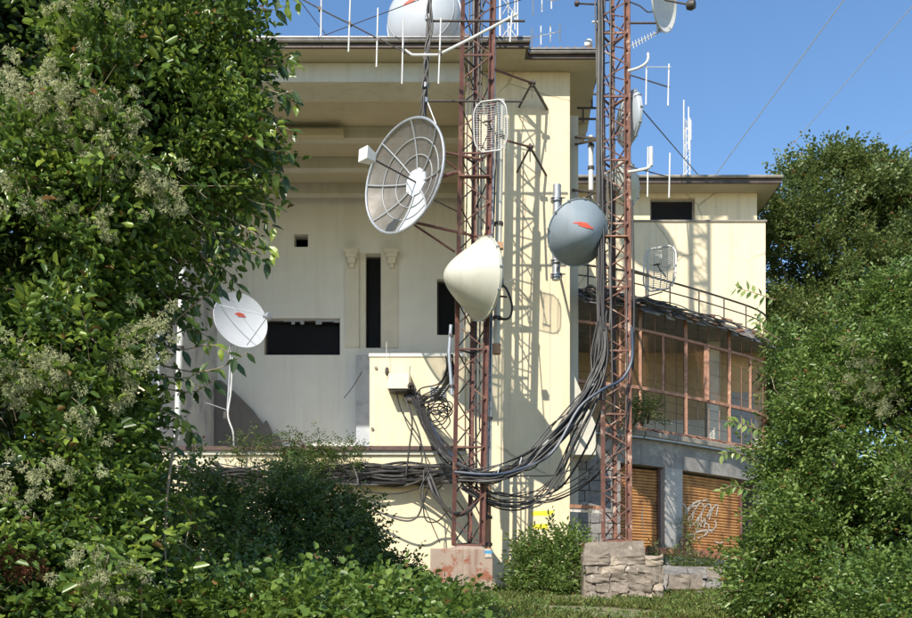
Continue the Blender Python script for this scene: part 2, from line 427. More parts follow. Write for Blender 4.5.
# shaded strip right of the pillar and its lower corbel
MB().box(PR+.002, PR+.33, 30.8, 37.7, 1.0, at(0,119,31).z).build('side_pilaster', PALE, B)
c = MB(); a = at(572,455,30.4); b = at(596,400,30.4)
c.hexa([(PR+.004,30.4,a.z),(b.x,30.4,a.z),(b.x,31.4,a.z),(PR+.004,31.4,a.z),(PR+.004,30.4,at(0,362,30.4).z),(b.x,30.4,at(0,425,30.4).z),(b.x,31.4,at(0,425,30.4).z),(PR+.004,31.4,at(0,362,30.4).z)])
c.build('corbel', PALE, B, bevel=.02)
c = MB(); c.tube([at(574,430,30.38), at(574,430,30.38)+Vector((.12,-.5,.02))], .06, 10); c.build('pipe_stub', CONCRETE, B)
# loggia back wall with its openings
H1 = hole(264,318,340,355,YB); H2 = hole(359,253,381,348,YB); H3 = hole(437,279,456,335,YB); H4 = hole(294,234,308,247,YB)
wall_holes('loggia_wall', -10.6, PL-.01, FLOOR-.3, 16.2, YB, .55, [H1,H2,H3,H4], LOGGIA, B)
MB().box(-8.9, -8.62, 30.5, YB-.003, FLOOR, 15.68).build('side_wall', BLUE_SHADE_PL, B)
MB().box(LEFTX-2, -8.9, 30.05, 30.5, .6, 15.68).build('side_wall', CREAM, B)
# dark rooms behind the openings
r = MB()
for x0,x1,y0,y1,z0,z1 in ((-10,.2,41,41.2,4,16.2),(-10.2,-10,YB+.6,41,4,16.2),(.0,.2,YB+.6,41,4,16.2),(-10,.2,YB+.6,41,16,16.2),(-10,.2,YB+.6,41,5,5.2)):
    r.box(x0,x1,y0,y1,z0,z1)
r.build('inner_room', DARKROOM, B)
# frames and panes
def window(parent, h, y, fm, w=.06, broken=False, mull=0):
    xa,xb,za,zb = h; f = MB()
    f.box(xa,xb,y,y+.06,zb-w,zb); f.box(xa,xb,y,y+.06,za,za+w)
    f.box(xa,xa+w,y,y+.06,za+w,zb-w); f.box(xb-w,xb,y,y+.06,za+w,zb-w)
    for i in range(mull):
        x = xa+(xb-xa)*(i+1)/(mull+1); f.box(x-w/2,x+w/2,y+.002,y+.058,za+w,zb-w)
    o = f.build('window_frame', fm, parent)
    MB().box(xa+w,xb-w,y+.028,y+.034,za+w,zb-w).build('pane', GLASS, o)
    return o
window(B, H1, YB+.35, DARKMETAL, mull=0); window(B, H3, YB+.3, DARKMETAL); window(B, H2, YB+.42, DARKMETAL)
# remains of the blind above the wide window
rg = MB(); x = H1[0]
while x < H1[1]-.05:
    w = random.uniform(.12,.3); rg.box(x, min(x+w,H1[1]), YB+.1, YB+.115, H1[3]-random.choice([.06,.1,.14,.2]), H1[3]-.002); x += w
rg.build('torn_blind', LOUVRE, B)
MB().box(H2[0]+.002, at(365.5,0,YB).x, YB+.06, YB+.40, H2[2]+.002, H2[3]-.002).build('slot_jamb', WHITEPL, B)
# proud panel round the slot, corbels above it
xa,xb,za,zb = H2
for px0,px1 in ((345,359),(381,398)):
    MB().box(at(px0,0,YB).x, at(px1,0,YB).x, YB-.05, YB-.001, za, at(0,249,YB).z).build('slot_surround', WHITEPL, B)
for px in (352,392):
    x = at(px,0,YB).x; z = at(0,262,YB).z; k = MB()
    k.box(x-.26,x+.26,YB-.42,YB-.052,z+.22,z+.36); k.box(x-.2,x+.2,YB-.36,YB-.052,z+.08,z+.219)
    k.box(x-.14,x+.14,YB-.28,YB-.052,z-.12,z+.079); k.box(x-.08,x+.08,YB-.18,YB-.052,z-.26,z-.121)
    k.build('corbel', WHITEPL, B, bevel=.01)
# low wall block at the back, sunlit parapet block in front, dark grey wedge with a jagged sloping top
MB().box(at(356,0,37.4).x, PL-.02, 37.4, YB-.002, FLOOR, at(0,355,37.4).z).build('back_parapet', BLUE_SHADE_PL, B, bevel=.02)
MB().box(at(369.5,0,29.9).x, PL-.004, 29.9, 30.5, FLOOR+.002, at(0,357,29.9).z).build('parapet', CREAM, B, bevel=.02)
MB().box(at(368.8,0,29.9).x, PL-.004, 29.87, 30.53, at(0,357,29.9).z+.002, at(0,353.5,29.9).z).build('parapet_coping', WHITEPL, B, bevel=.01)
for px,py in ((376,368),(372.5,429)):
    p = at(px,py,29.9); q = MB(); q.tube([p, p+Vector((0,-.04,0))], .045, 10); q.build('wall_plug', STONE_BR, B)
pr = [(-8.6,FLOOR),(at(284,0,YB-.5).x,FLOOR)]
jag_pts = [(283,447),(277,433),(274,437),(266,420),(263,424),(252,409),(240,397),(229,387),(221,380)]
poly = [at(px,py,YB-.5) for px,py in jag_pts]
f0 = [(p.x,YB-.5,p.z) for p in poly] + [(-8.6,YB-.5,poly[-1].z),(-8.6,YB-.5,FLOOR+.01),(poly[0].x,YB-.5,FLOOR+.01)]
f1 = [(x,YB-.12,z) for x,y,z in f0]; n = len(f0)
MB().add(f0+f1, [tuple(range(n)), tuple(range(n,2*n))[::-1]]+[(i,(i+1)%n,n+(i+1)%n,n+i) for i in range(n)]).build('jagged_wedge', DARKWALL, B)
# ceiling, front lintel, beams
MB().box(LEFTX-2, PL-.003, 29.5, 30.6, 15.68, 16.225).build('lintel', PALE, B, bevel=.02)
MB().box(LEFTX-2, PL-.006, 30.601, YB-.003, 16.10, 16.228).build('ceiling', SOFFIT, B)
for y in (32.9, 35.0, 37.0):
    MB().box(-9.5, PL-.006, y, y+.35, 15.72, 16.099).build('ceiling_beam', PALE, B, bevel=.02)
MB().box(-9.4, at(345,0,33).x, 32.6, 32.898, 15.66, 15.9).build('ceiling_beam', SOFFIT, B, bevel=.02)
# roof slab with soffit (L-shaped), fascia and gutter
XL2, XR2 = at(529,0,28.76).x, at(602,0,29.3).x
rf = MB()
rf.prism([(LEFTX-2,28.84),(XL2-.08,28.84),(XL2-.08,29.38),(XR2-.08,29.38),(XR2+.12,33.6),(PR+.2,33.6),(PR+.2,42),(LEFTX-2,42)], 16.23, 16.44)
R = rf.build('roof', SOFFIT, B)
fs = MB(); fs.box(LEFTX-2, XL2, 28.76, 28.838, 16.235, 16.42); fs.box(XL2-.078, XL2, 28.84, 29.30, 16.235, 16.42)
fs.box(XL2+.002, XR2, 29.3, 29.378, 16.235, 16.42); fs.box(XR2-.078, XR2+.002, 29.38, 33.6, 16.235, 16.42)
fs.build('fascia', FASCIA, R)
g = MB()
for (a, b2) in (((LEFTX-2,28.68,16.44),(XL2+.04,28.68,16.44)), ((XL2+.04,29.22,16.43),(XR2+.04,29.22,16.43))):
    a = Vector(a); b2 = Vector(b2)
    g.box(a.x,b2.x,a.y-.02,a.y+.16,a.z+.01,a.z+.05); g.tube([a+Vector((0,.03,-.05)),b2+Vector((0,.03,-.05))], .05, 8)
g.box(XL2-.14, XL2+.04, 28.7, 29.2, 16.42, 16.46)
g.build('gutter', GUTTER, R)
sh = MB()
sh.hexa([(LEFTX-2,28.86,16.45),(XL2-.1,28.86,16.45),(XL2-.1,37,16.45),(LEFTX-2,37,16.45),(LEFTX-2,28.9,16.5),(XL2-.1,28.9,16.5),(-2,35,17.5),(LEFTX-2,35,17.5)])
sh.build('roof_covering', TILE, R)
# tiles along the right eave: under-tiles and rounded cover tiles
x = XL2+.12
while x < XR2-.02:
    t = MB(); M = Matrix.Translation((x, 29.3, 16.475))
    pts = [(.085*math.cos(math.pi*k/6), .085*math.sin(math.pi*k/6)) for k in range(7)]; pin = [(c*.8,s*.8) for c,s in pts[::-1]]
    po = pts+pin; vs = [(x+c, 29.27, 16.46+s) for c,s in po]+[(x+c*.85, 29.95, 16.56+s) for c,s in po]; n=len(po)
    t.add(vs, [tuple(range(n)), tuple(range(n,2*n))[::-1]]+[(i,n+i,n+(i+1)%n,(i+1)%n) for i in range(n)])
    t.build('roof_tile', TILE, R); x += .2
# cable tray frame in the recess right of the pillar
fr = [((577,82),(598,82)),((577,94),(598,94)),((577,108),(598,108)),((584,82),(584,94)),((592,94),(592,108)),((583,108),(583,122)),((577,119),(600,119))]
MB().box(PR+.34, XR2+.02, 33.0, 33.5, at(0,134,33).z, 16.22).build('recess_panel', SOFFIT, B)
for (a,b2) in fr: strut('tray_bar', at(*a,31.6), at(*b2,31.6), .05, DARKMETAL, B, 'box')
# yellow paint patches
for (x0,y0,x1,y1) in ((531,511,553,515.5),(533,524,548,529)):
    pts = []
    for k in range(22):
        a = 2*math.pi*k/22; rr = 1+.35*noise.noise(Vector((math.cos(a)*2,math.sin(a)*2,x0)))
        p = at((x0+x1)/2+(x1-x0)/2*max(-1,min(1,1.25*math.cos(a)))*rr, (y0+y1)/2+(y1-y0)/2*max(-1,min(1,1.3*math.sin(a)))*rr, 29.996); pts.append(p)
    m = MB(); m.add(pts, [tuple(range(22))]); m.build('paint_patch', YELLOW, B)
# bolt plate shadows etc: small wall clamps on the pillar face
# ================================================================== SIDE WING
YW = 37.8
WX0, WX1 = 3.62, at(765.5,0,YW).x
Wg = thing('building_wing', 'lower cream wing with flat brown eave, railed balcony and rusty glazed veranda', 'building', (8, 38, 2))
zc = at(0,222,YW).z
MB().box(WX0, WX1, YW, 46, 1.5, zc).build('wall', CREAM, Wg)
MB().box(WX0, WX1+.04, YW-.05, 46.03, zc+.002, zc+.06).build('coping', COPING, Wg)
hw = hole(650,198,695,220.3,38.3)
wall_holes('upper_wall', WX0+.1, at(757,0,38.3).x, zc+.062, 16.3, 38.3, .4, [hw], CREAM, Wg)
MB().box(at(757,0,38.3).x-.4, at(757,0,38.3).x-.001, 38.7, 45.8, zc+.062, 16.3).build('upper_wall', CREAM, Wg)
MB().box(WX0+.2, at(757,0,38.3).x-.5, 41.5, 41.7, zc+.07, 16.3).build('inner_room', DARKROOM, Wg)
window(Wg, hw, 38.45, COPING, w=.07)
rx = at(781.5,0,37.5).x
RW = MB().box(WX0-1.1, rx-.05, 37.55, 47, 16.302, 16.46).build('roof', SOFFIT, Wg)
f = MB(); f.box(WX0-1.1, rx, 37.47, 37.549, 16.31, 16.5); f.box(rx-.049, rx, 37.55, 47, 16.31, 16.5); f.build('fascia', FASCIA, RW)
f = MB(); f.tube([(WX0-1.1,37.42,16.52),(rx+.02,37.42,16.52)], .06, 8); f.box(WX0-1.1, rx+.03, 37.40, 37.6, 16.53, 16.56); f.build('gutter', COPING, RW)

# curved front of balcony and veranda
CV = spline([(3.62,31.75,0),(4.4,32.05,0),(5.48,32.5,0),(7.4,33.8,0),(9.05,35.05,0),(10.3,36.1,0),(10.95,37.0,0),(11.08,37.78,0)], 8)
def cv_at(px):
    for i in range(len(CV)-1):
        a, b = CV[i], CV[i+1]
        pa = 456+FPX*a.x/a.y; pb = 456+FPX*b.x/b.y
        if pa <= px <= pb:
            t = (px-pa)/(pb-pa+1e-9); return a.lerp(b, t)
    return (CV[0] if px < 460+FPX*CV[0].x/CV[0].y else CV[-1]).copy()
def cv_norm(i):
    t = (CV[min(i+1,len(CV)-1)]-CV[max(i-1,0)]).normalized(); return Vector((t.y,-t.x,0))
def cv_off(d): return [p+cv_norm(i)*d for i, p in enumerate(CV)]
def cv_slab(d0, d1, z0, z1, wob=0):
    A = cv_off(d0); Bk = cv_off(-d1); m = MB(); n = len(A)
    vs = []
    for L_ in (A, Bk):
        for z in (z0, z1): vs += [(p.x,p.y,z) for p in L_]
    # rings: A z0, A z1, B z0, B z1
    f = []
    for i in range(n-1):
        f += [(i,i+1,n+i+1,n+i),(3*n+i,3*n+i+1,2*n+i+1,2*n+i),(n+i,n+i+1,3*n+i+1,3*n+i),(2*n+i,2*n+i+1,i+1,i)]
    f += [(0,n,3*n,2*n),(n-1,2*n-1+0,4*n-1,3*n-1)]
    f[-1] = (n-1, 3*n-1, 4*n-1, 2*n-1)
    m.add(vs, f); return m
ZC, ZR, ZF, ZMID, ZS = 10.49, 11.39, 9.64, 7.83, 6.50
# flat slab of the balcony up to the wing wall
def fill_slab(name, z0, z1, d, m_):
    A = cv_off(d); poly = [(p.x,p.y) for p in A if p.y < YW-.02] + [(WX1-.02,YW-.005),(WX0,YW-.005)]
    if poly[0][0] < WX0: poly[0] = (WX0, poly[0][1])
    return MB().prism(poly, z0, z1).build(name, m_, Wg)
CAN = fill_slab('balcony_slab', ZC-.16, ZC, .12, CONCRETE)
fill_slab('veranda_floor', ZS-.25, ZS, .02, CONCRETE)
# ragged roofing sheets and laths hanging on the slab edge
for i in range(0, 60):
    t = i/60; q = 3+t*(len(CV)-6); k = int(q); p = CV[k].lerp(CV[k+1], q-k); nn = cv_norm(k); tt = Vector((-nn.y,nn.x,0))
    w = random.uniform(.28,.5); dz = random.uniform(.18,.36); lift = random.uniform(-.03,.05)
    a = p+nn*.02+Vector((0,0,ZC-.05+lift)); o1 = p+nn*random.uniform(.26,.42)+Vector((0,0,ZC-dz-.06))
    m = MB(); th = Vector((0,0,.018))
    m.hexa([a-tt*w/2, a+tt*w/2, o1+tt*w/2*random.uniform(.7,1.1), o1-tt*w/2]+[v+th for v in (a-tt*w/2, a+tt*w/2, o1+tt*w/2, o1-tt*w/2)])
    m.build('roofing_sheet', SHEETM if i%3 else COPING, CAN)
for i in range(34):
    t = (i+random.random()*.5)/34; q = 2+t*(len(CV)-5); k = int(q); p = CV[k].lerp(CV[k+1], q-k); nn = cv_norm(k); tt = Vector((-nn.y,nn.x,0))
    s = random.uniform(.3,.75); z = ZC+random.uniform(-.28,.06); a = p+nn*random.uniform(.12,.42)
    strut('lath', a+Vector((0,0,z))-tt*s/2, a+Vector((0,0,z+random.uniform(-.1,.1)))+tt*s/2, random.uniform(.03,.07), RUST_OR if random.random()<.6 else SHEETM, CAN, 'box')
# railing
off = cv_off(-.02)
rail = MB(); rail.tube([Vector((p.x,p.y,ZR)) for p in off], .033, 8); RL = rail.build('top_rail', DARKMETAL, Wg)
MB().tube([Vector((p.x,p.y,ZR-.33)) for p in off], .022, 6).build('middle_rail', DARKMETAL, RL)
MB().tube([Vector((p.x,p.y,ZC+.14)) for p in off], .022, 6).build('lower_rail', DARKMETAL, RL)
for px in (588,609,632,646,670,699,724,746,760):
    p = cv_at(px); strut('railing_post', (p.x,p.y,ZC), (p.x,p.y,ZR), .05, DARKMETAL, RL)
# veranda frame: rails and posts
def rail_cv(z, w, h, m_, name, d=0):
    A = cv_off(d); m = MB(); m = cv_slab(d+w/2, w/2-d, z-h/2, z+h/2); return m.build(name, m_, Wg)
FR = rail_cv(ZF, .09, .085, RUST_OR, 'frame_rail'); rail_cv(ZMID, .10, .10, RUST_OR, 'frame_rail'); rail_cv(ZS+.06, .12, .10, RUST_OR, 'frame_rail')
for px,w,z0,z1 in ((602,.07,ZS,ZC-.17),(620,.07,ZS,ZC-.17),(640,.09,ZS,ZC-.17),(663,.08,ZMID,ZF),(685.5,.11,ZS,ZC-.17),(706,.17,ZMID,ZF),(729,.10,ZS,ZC-.17),(750,.08,ZMID,ZF),(767.5,.10,ZS,ZC-.17)):
    p = cv_at(px); strut('frame_post', (p.x,p.y,z0+.004), (p.x,p.y,z1), w, RUST_OR, FR, 'box')
px = 580
while px < 770:
    p = cv_at(px+random.uniform(-.8,.8)); nn = Vector((.6,-.8,0))
    strut('glazing_rod', (p.x-.02,p.y+.03,ZS), (p.x-.02,p.y+.03,ZC-.17), .022, RUST_OR if random.random()<.5 else DARKMETAL, FR); px += 10.8
for z in (6.95,7.25,7.55,8.15,8.75,9.2):
    A = cv_off(-.045); MB().tube([Vector((p.x,p.y,z)) for p in A], .007, 5).build('cross_wire', DARKMETAL, FR)
# dusty panes of the upper row
pl = [602,620,640,663,685.5,706,729,750,767.5]
for p0_,p1_ in zip(pl[:-1],pl[1:]):
    lseg_q = [cv_at(p0_+.8), cv_at(p1_-.8)]; a,b = lseg_q; nn = Vector((.6,-.8,0))
    MB().hexa([(v.x+n_.x,v.y+n_.y,z) for z in (ZMID+.052,) for v,n_ in ((a,nn*.012),(b,nn*.012),(b,-nn*.0),(a,-nn*.0))]+[(v.x+n_.x,v.y+n_.y,z) for z in (ZF-.05,) for v,n_ in ((a,nn*.012),(b,nn*.012),(b,-nn*.0),(a,-nn*.0))]).build('pane', DUSTY, FR)
# inside the veranda
pc = at(713,0,36.4); MB().box(pc.x-.22, pc.x+.22, 36.3, 36.7, ZS, ZC-.162).build('inner_column', WHITEPL, Wg)
MB().box(WX0+.01, WX1-.3, YW-.06, YW-.002, ZS, 7.9).build('wall_dado', WHITEPL, Wg)
MB().box(WX0+.01, WX1-.02, YW-.05, YW-.002, 7.902, ZC-.163).build('inner_wall', TAN_SHADE, Wg)
pp = at(735,0,36.9); MB().box(pp.x, pp.x+.9, YW-.10, YW-.062, ZS, 8.9).build('inner_door', LOUVRE, Wg)
# lower storey
def lseg(name, pa, pb, z0, z1, d0, d1, m_, bev=0, parent=None):
    a = cv_at(pa); b = cv_at(pb); t = (b-a); t.z = 0; t.normalize(); nn = Vector((t.y,-t.x,0))
    q = [a+nn*d0, b+nn*d0, b-nn*d1, a-nn*d1]; m = MB()
    m.hexa([(v.x,v.y,z0) for v in q]+[(v.x,v.y,z1) for v in q]); return m.build(name, m_, parent or Wg, bevel=bev)
ZL = 5.45; ZB = 2.92
for pa,pb in ((572,598),(598,640),(640,672),(672,729),(729,764)):
    lseg('lintel', pa, pb, ZL, ZS-.26, .04, .5, CONCRETE)
for pa,pb in ((572,605),(605,640),(640,672),(672,705),(705,735),(735,764)):
    lseg('slab_edge', pa, pb, ZS-.2, ZS-.03, .26, .0, COPING, .02)
    lseg('drip_edge', pa, pb-.2, ZS-.255, ZS-.203, .21, .0, GALV)
for i in range(14):
    px = 640+i*8.3+random.uniform(-2,2); p = cv_at(px); q = cv_at(px+random.uniform(5,9))
    strut('rusty_strip', p+Vector((.1,-.18,ZS+random.uniform(-.05,.06))), q+Vector((.12,-.17,ZS+random.uniform(-.05,.05))), random.uniform(.05,.1), RUST_OR, Wg, 'box', h=.02)
lseg('concrete_post', 663, 680.5, 1.5, ZL-.002, .10, .4, mat('pale_concrete',(.46,.44,.41),(.36,.34,.32),3,.9,.4,25,streak=((.2,.19,.18),.5)), .02)
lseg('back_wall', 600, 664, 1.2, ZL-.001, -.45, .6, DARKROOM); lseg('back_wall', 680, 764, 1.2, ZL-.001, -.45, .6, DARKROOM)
def shutter(pa, pb, z0, z1, label):
    root = link('roller_shutter', None, None, Matrix.Translation(cv_at((pa+pb)/2)+Vector((0,0,z0))))
    tag(root, label, 'roller shutter', 'rusty roller shutters under the veranda')
    a = cv_at(pa); b = cv_at(pb); t = (b-a).normalized(); nn = Vector((t.y,-t.x,0)); L_ = (b-a).length
    h = .094; n = int((z1-z0)/h); m = MB()
    prof = [(0,0),(.028,.018),(.036,.045),(.028,.072),(0,.088)]
    m.add([(0,-d,z) for d,z in prof]+[(L_,-d,z) for d,z in prof], [(i,5+i,6+i,i+1) for i in range(4)]+[(4,9,5,0),(0,1,2,3,4),(9,8,7,6,5)])
    me = m.mesh('slat', SLAT)
    for i in range(n):
        M = Matrix(((t.x,-nn.x,0,a.x-nn.x*.22),(t.y,-nn.y,0,a.y-nn.y*.22),(0,0,1,z0+i*h),(0,0,0,1)))
        if random.random() < .3: M = M @ Matrix.Rotation(random.uniform(-.004,.004), 4, 'Y')
        link('slat', me, root, M)
    for p_ in (a+t*.03, b-t*.03):
        strut('guide_rail', p_-nn*.15+Vector((0,0,z0)), p_-nn*.15+Vector((0,0,z1)), .08, RUST, root, 'box')
    return root, a, t, nn, L_
shutter(603, 662.5, ZB+.02, ZL, 'left rusty orange roller shutter partly behind the right lattice mast')
S2, a, t, nn, L_ = shutter(681, 745, ZB+.02, ZL-.05, 'right rusty orange roller shutter with white spray-painted scrawl')
# the scrawl
def scrawl(strokes, base, t, nn, mat_, parent, r=.028):
    for s in strokes:
        pts = []
        for px,py in s:
            # meet the ray with the shutter plane
            d = Vector(((px-456)/FPX,1,(640-py)/FPX)); n3 = nn; k = (base.dot(n3))/(d.dot(n3)); pts.append(d*k)
        pp = spline(pts, 5); m = MB()
        w = Vector((0,0,1)); vs = []
        for i,p in enumerate(pp):
            q = (pp[min(i+1,len(pp)-1)]-pp[max(i-1,0)]).normalized(); sd = q.cross(nn).normalized()*r
            vs += [p-sd, p+sd]
        m.add(vs, [(2*i,2*i+1,2*i+3,2*i+2) for i in range(len(pp)-1)]); m.build('spray_paint', mat_, parent)
base = a - nn*.175 + Vector((0,0,4))
scrawl([[(686,516),(690,508),(697,506),(692,514),(688,520),(694,524),(699,516)],[(690,528),(694,512),(700,503),(704,508),(699,518),(697,530)],
        [(701,527),(702,512),(708,504),(711,508),(706,518),(704,528)],[(686,510),(696,502),(708,500)],[(688,536),(700,531),(713,530)],
        [(709,520),(713,508),(718,505),(716,516)],[(694,540),(696,530),(702,522),(712,512)],[(683,503),(686,509),(684,517)],[(698,538),(706,534),(709,526),(704,522)],[(711,532),(716,526),(715,520)],[(714,541),(719,543),(723,542)]], base, t, nn, CHALK, S2)
scrawl([[(644,506),(642,515),(643,528),(645,536)],[(650,512),(649,522),(651,534)]], cv_at(630)-nn*.175+Vector((0,0,4)), t, nn, STONE_BR, Wg)
# bricks of the sill
a = cv_at(644); b = cv_at(745); t = (b-a).normalized(); nn = Vector((t.y,-t.x,0)); L_ = (b-a).length
bm_ = MB(); bm_.box(0,.2,-.34,0,0,.22); bmesh_brick = bm_.mesh('brick', BRICK); k = 0; s = 0
while s < L_:
    M = Matrix(((t.x,-nn.x,0,a.x),(t.y,-nn.y,0,a.y),(0,0,1,ZB-.24+random.uniform(-.012,.012)),(0,0,0,1))) @ Matrix.Translation((s,random.uniform(-.02,.02)+.1,0))
    link('brick', bmesh_brick, Wg, M); s += .215
lseg('sill_bed', 644, 745, ZB-.45, ZB-.241, .12, .3, CONCRETE)
lseg('plinth', 640, 764, .9, ZB-.451, .06, .4, CONCRETE)
# stone wall left of the shutters
def stones(parent, p0, u, width, z0, z1, depth, nn, rows, lo, hi, mats, back=None, wob=.02, name='stone'):
    p0 = Vector(p0); u = Vector(u).normalized(); h = (z1-z0)/rows
    if back is not None:
        q = [p0+u*.0-nn*.03, p0+u*width-nn*.03, p0+u*width-nn*depth, p0-nn*depth]
        MB().hexa([(v.x,v.y,z0) for v in q]+[(v.x,v.y,z1) for v in q]).build('mortar', back, parent)
    for r_ in range(rows):
        s = -random.uniform(0,.1); z = z0+r_*h
        while s < width-.06:
            w = min(random.uniform(lo,hi), width-max(s,0)+.0); s0 = max(s,0); e = min(s+w, width); g = .008
            m = MB(); j = lambda: random.uniform(-wob,wob)
            d = random.uniform(.0,.05)
            q = [(s0+g,z+g),(e-g,z+g),(e-g,z+h-g),(s0+g,z+h-g)]
            fr_ = [p0+u*(a_+j()*.5)+nn*(d+j()*.5)+Vector((0,0,b_+j()*.5)) for a_,b_ in q]
            bk = [p0+u*a_-nn*.12+Vector((0,0,b_)) for a_,b_ in q]
            m.hexa([bk[0],bk[1],fr_[1],fr_[0],bk[3],bk[2],fr_[2],fr_[3]])
            me = m.mesh(name, random.choice(mats)); bb = bmesh.new(); bb.from_mesh(me)
            bmesh.ops.subdivide_edges(bb, edges=bb.edges, cuts=3, use_grid_fill=True)
            cc = sum((v.co for v in bb.verts), Vector())/len(bb.verts)
            for v in bb.verts:
                v.co += (cc-v.co)*.05*max(0,((v.co-cc).length/(max(w,h)*.62))**3)*(1 if w < 3*h else .4)
                v.co += noise.noise_vector(v.co*3.1)*wob*.7+noise.noise_vector(v.co*11)*wob*.55
            bb.to_mesh(me); bb.free(); link(name, me, parent); s = e
p0 = cv_at(572); p1 = cv_at(603); u = (p1-p0); u.z = 0; L_ = u.length; u.normalize(); nn = Vector((u.y,-u.x,0))
p0 = Vector((PR+.34, 31.55, 0)); stones(Wg, p0, (1,.25,0), 1.45, 1.3, 5.45, .5, Vector((.25,-1,0)).normalized(), 13, .3, .62, [STONE, STONE, CONCRETE], MORTAR)

STONE_PALE = mat('pale_brown_stone', (.40,.34,.27), (.30,.24,.18), 5, .9, .6, 30, c3=(.20,.15,.11), scale3=3, t3=.55)
# ================================================================== MASONRY UNDER THE RIGHT MAST
Fd = thing('mast_plinth', 'stone and concrete plinth carrying the right lattice mast above the grass', 'plinth', at(622,590,27.6))
a = at(583,557,27.2); b = at(645,541,27.2)
sl = MB(); sl.hexa([(a.x,27.2,a.z+.02),(b.x,27.2,a.z+.02),(b.x,29.0,a.z+.02),(a.x,29.0,a.z+.02),(a.x+.08,27.25,b.z-.03),(b.x-.02,27.23,b.z),(b.x-.03,29,b.z),(a.x+.1,29,b.z-.02)])
me = sl.mesh('concrete_slab', STONE_BR); bb = bmesh.new(); bb.from_mesh(me); bmesh.ops.subdivide_edges(bb, edges=bb.edges, cuts=9, use_grid_fill=True)
for v in bb.verts: v.co += noise.noise_vector(v.co*2)*.03+noise.noise_vector(v.co*7)*.02
bb.to_mesh(me); bb.free(); link('concrete_slab', me, Fd)
a0 = at(584,593,27.0); stones(Fd, (a0.x,27.0,0), (1,0,0), 2.05, a0.z-.2, a.z+.015, 2.0, Vector((0,-1,0)), 5, .2, .7, [STONE_BR,STONE_BR,STONE_PALE], STONE_BR, wob=.09)
Lw = thing('retaining_wall', 'low rubble retaining wall in the grass below the roller shutters', 'stone wall', at(690,590,29.5))
a1 = at(662,586,29.3); stones(Lw, (a1.x-.2,29.3,0), (1,.12,0), 2.6, 1.0, at(0,566,29.3).z, .8, Vector((.12,-1,0)).normalized(), 3, .5, 1.1, [CONCRETE,STONE_BR,STONE], MORTAR, wob=.05)
a1 = at(650,590,28.4); stones(Lw, (a1.x-.1,28.5,0), (1,.1,0), 1.6, .9, at(0,574,28.5).z, .6, Vector((.1,-1,0)).normalized(), 2, .6, 1.2, [CONCRETE,STONE_BR], MORTAR, wob=.06)
for i,(px,py,Y,s) in enumerate(((580,545,28.2,.22),(574,575,28.0,.26),(592,596,26.6,.16),(588,600,26.4,.12),(700,594,27.2,.14))):
    m = MB(); q = at(px,py,Y); bmm = bmesh.new(); bmesh.ops.create_icosphere(bmm, subdivisions=2, radius=s)
    for v in bmm.verts: v.co *= 1+.3*noise.noise(v.co*4+Vector((i,0,0))); v.co.z *= .7; v.co += q
    me = bpy.data.meshes.new('rock'); bmm.to_mesh(me); bmm.free(); me.materials.append(STONE_BR)
    o = link('rock', me); tag(o, ['brown rock lying against the cracked plinth edge','brown boulder at the foot of the stone plinth beside the shrub','small stone in the grass left of the plinth','smallest stone in the grass below the plinth','stone in the grass before the retaining wall'][i], 'rock', 'loose rocks by the plinth')
# rusty steel bracket from pillar to mast
m = thing('steel_bracket', 'rusty steel channel bracket running from the pillar to the right mast', 'bracket', at(585,508,29))
strut('channel', at(571,506,30.0), at(603,508,28.4), .10, RUST_OR, m, 'box'); strut('channel', at(571,510.5,30.0), at(600,512,28.5), .07, WHITEMET, m, 'box')
strut('bolt', at(586,505,29.4), at(586,513,29.2), .04, DARKMETAL, m)

# block under the left mast
Fb = thing('mast_block', 'rust-streaked concrete block carrying the left lattice mast', 'plinth', at(461,588,26.3))
a = at(430,590,26.3); b = at(493,548,26.3)
q = MB().hexa([(a.x,26.3,.7),(b.x,26.3,.7),(b.x,28.4,.7),(a.x,28.4,.7),(a.x+.01,26.32,b.z),(b.x,26.31,b.z-.02),(b.x,28.4,b.z),(a.x,28.4,b.z)]).build('concrete_block', CONC_RUST, Fb, bevel=.03)
p = at(490,549.5,26.28); MB().box(p.x-.14,p.x+.06,26.285,26.296,p.z-.10,p.z-.03).build('paint_patch', BLUEPAINT, Fb)
MB().box(p.x-.14,p.x+.06,26.285,26.296,p.z-.028,p.z+.02).build('paint_patch', CHALK, Fb)
MB().box(p.x-.12,p.x+.04,26.285,26.296,p.z-.2,p.z-.102).build('paint_patch', CHALK, Fb)
c = at(468,545,27.2); MB().hexa([(c.x-.65,26.7,b.z+.002),(c.x+.5,26.7,b.z+.002),(c.x+.5,28,b.z+.002),(c.x-.65,28,b.z+.002),(c.x-.2,27,b.z+.13),(c.x+.35,27,b.z+.1),(c.x+.35,27.8,b.z+.13),(c.x-.2,27.8,b.z+.13)]).build('grout_cap', CONC_RUST, Fb, bevel=.03)

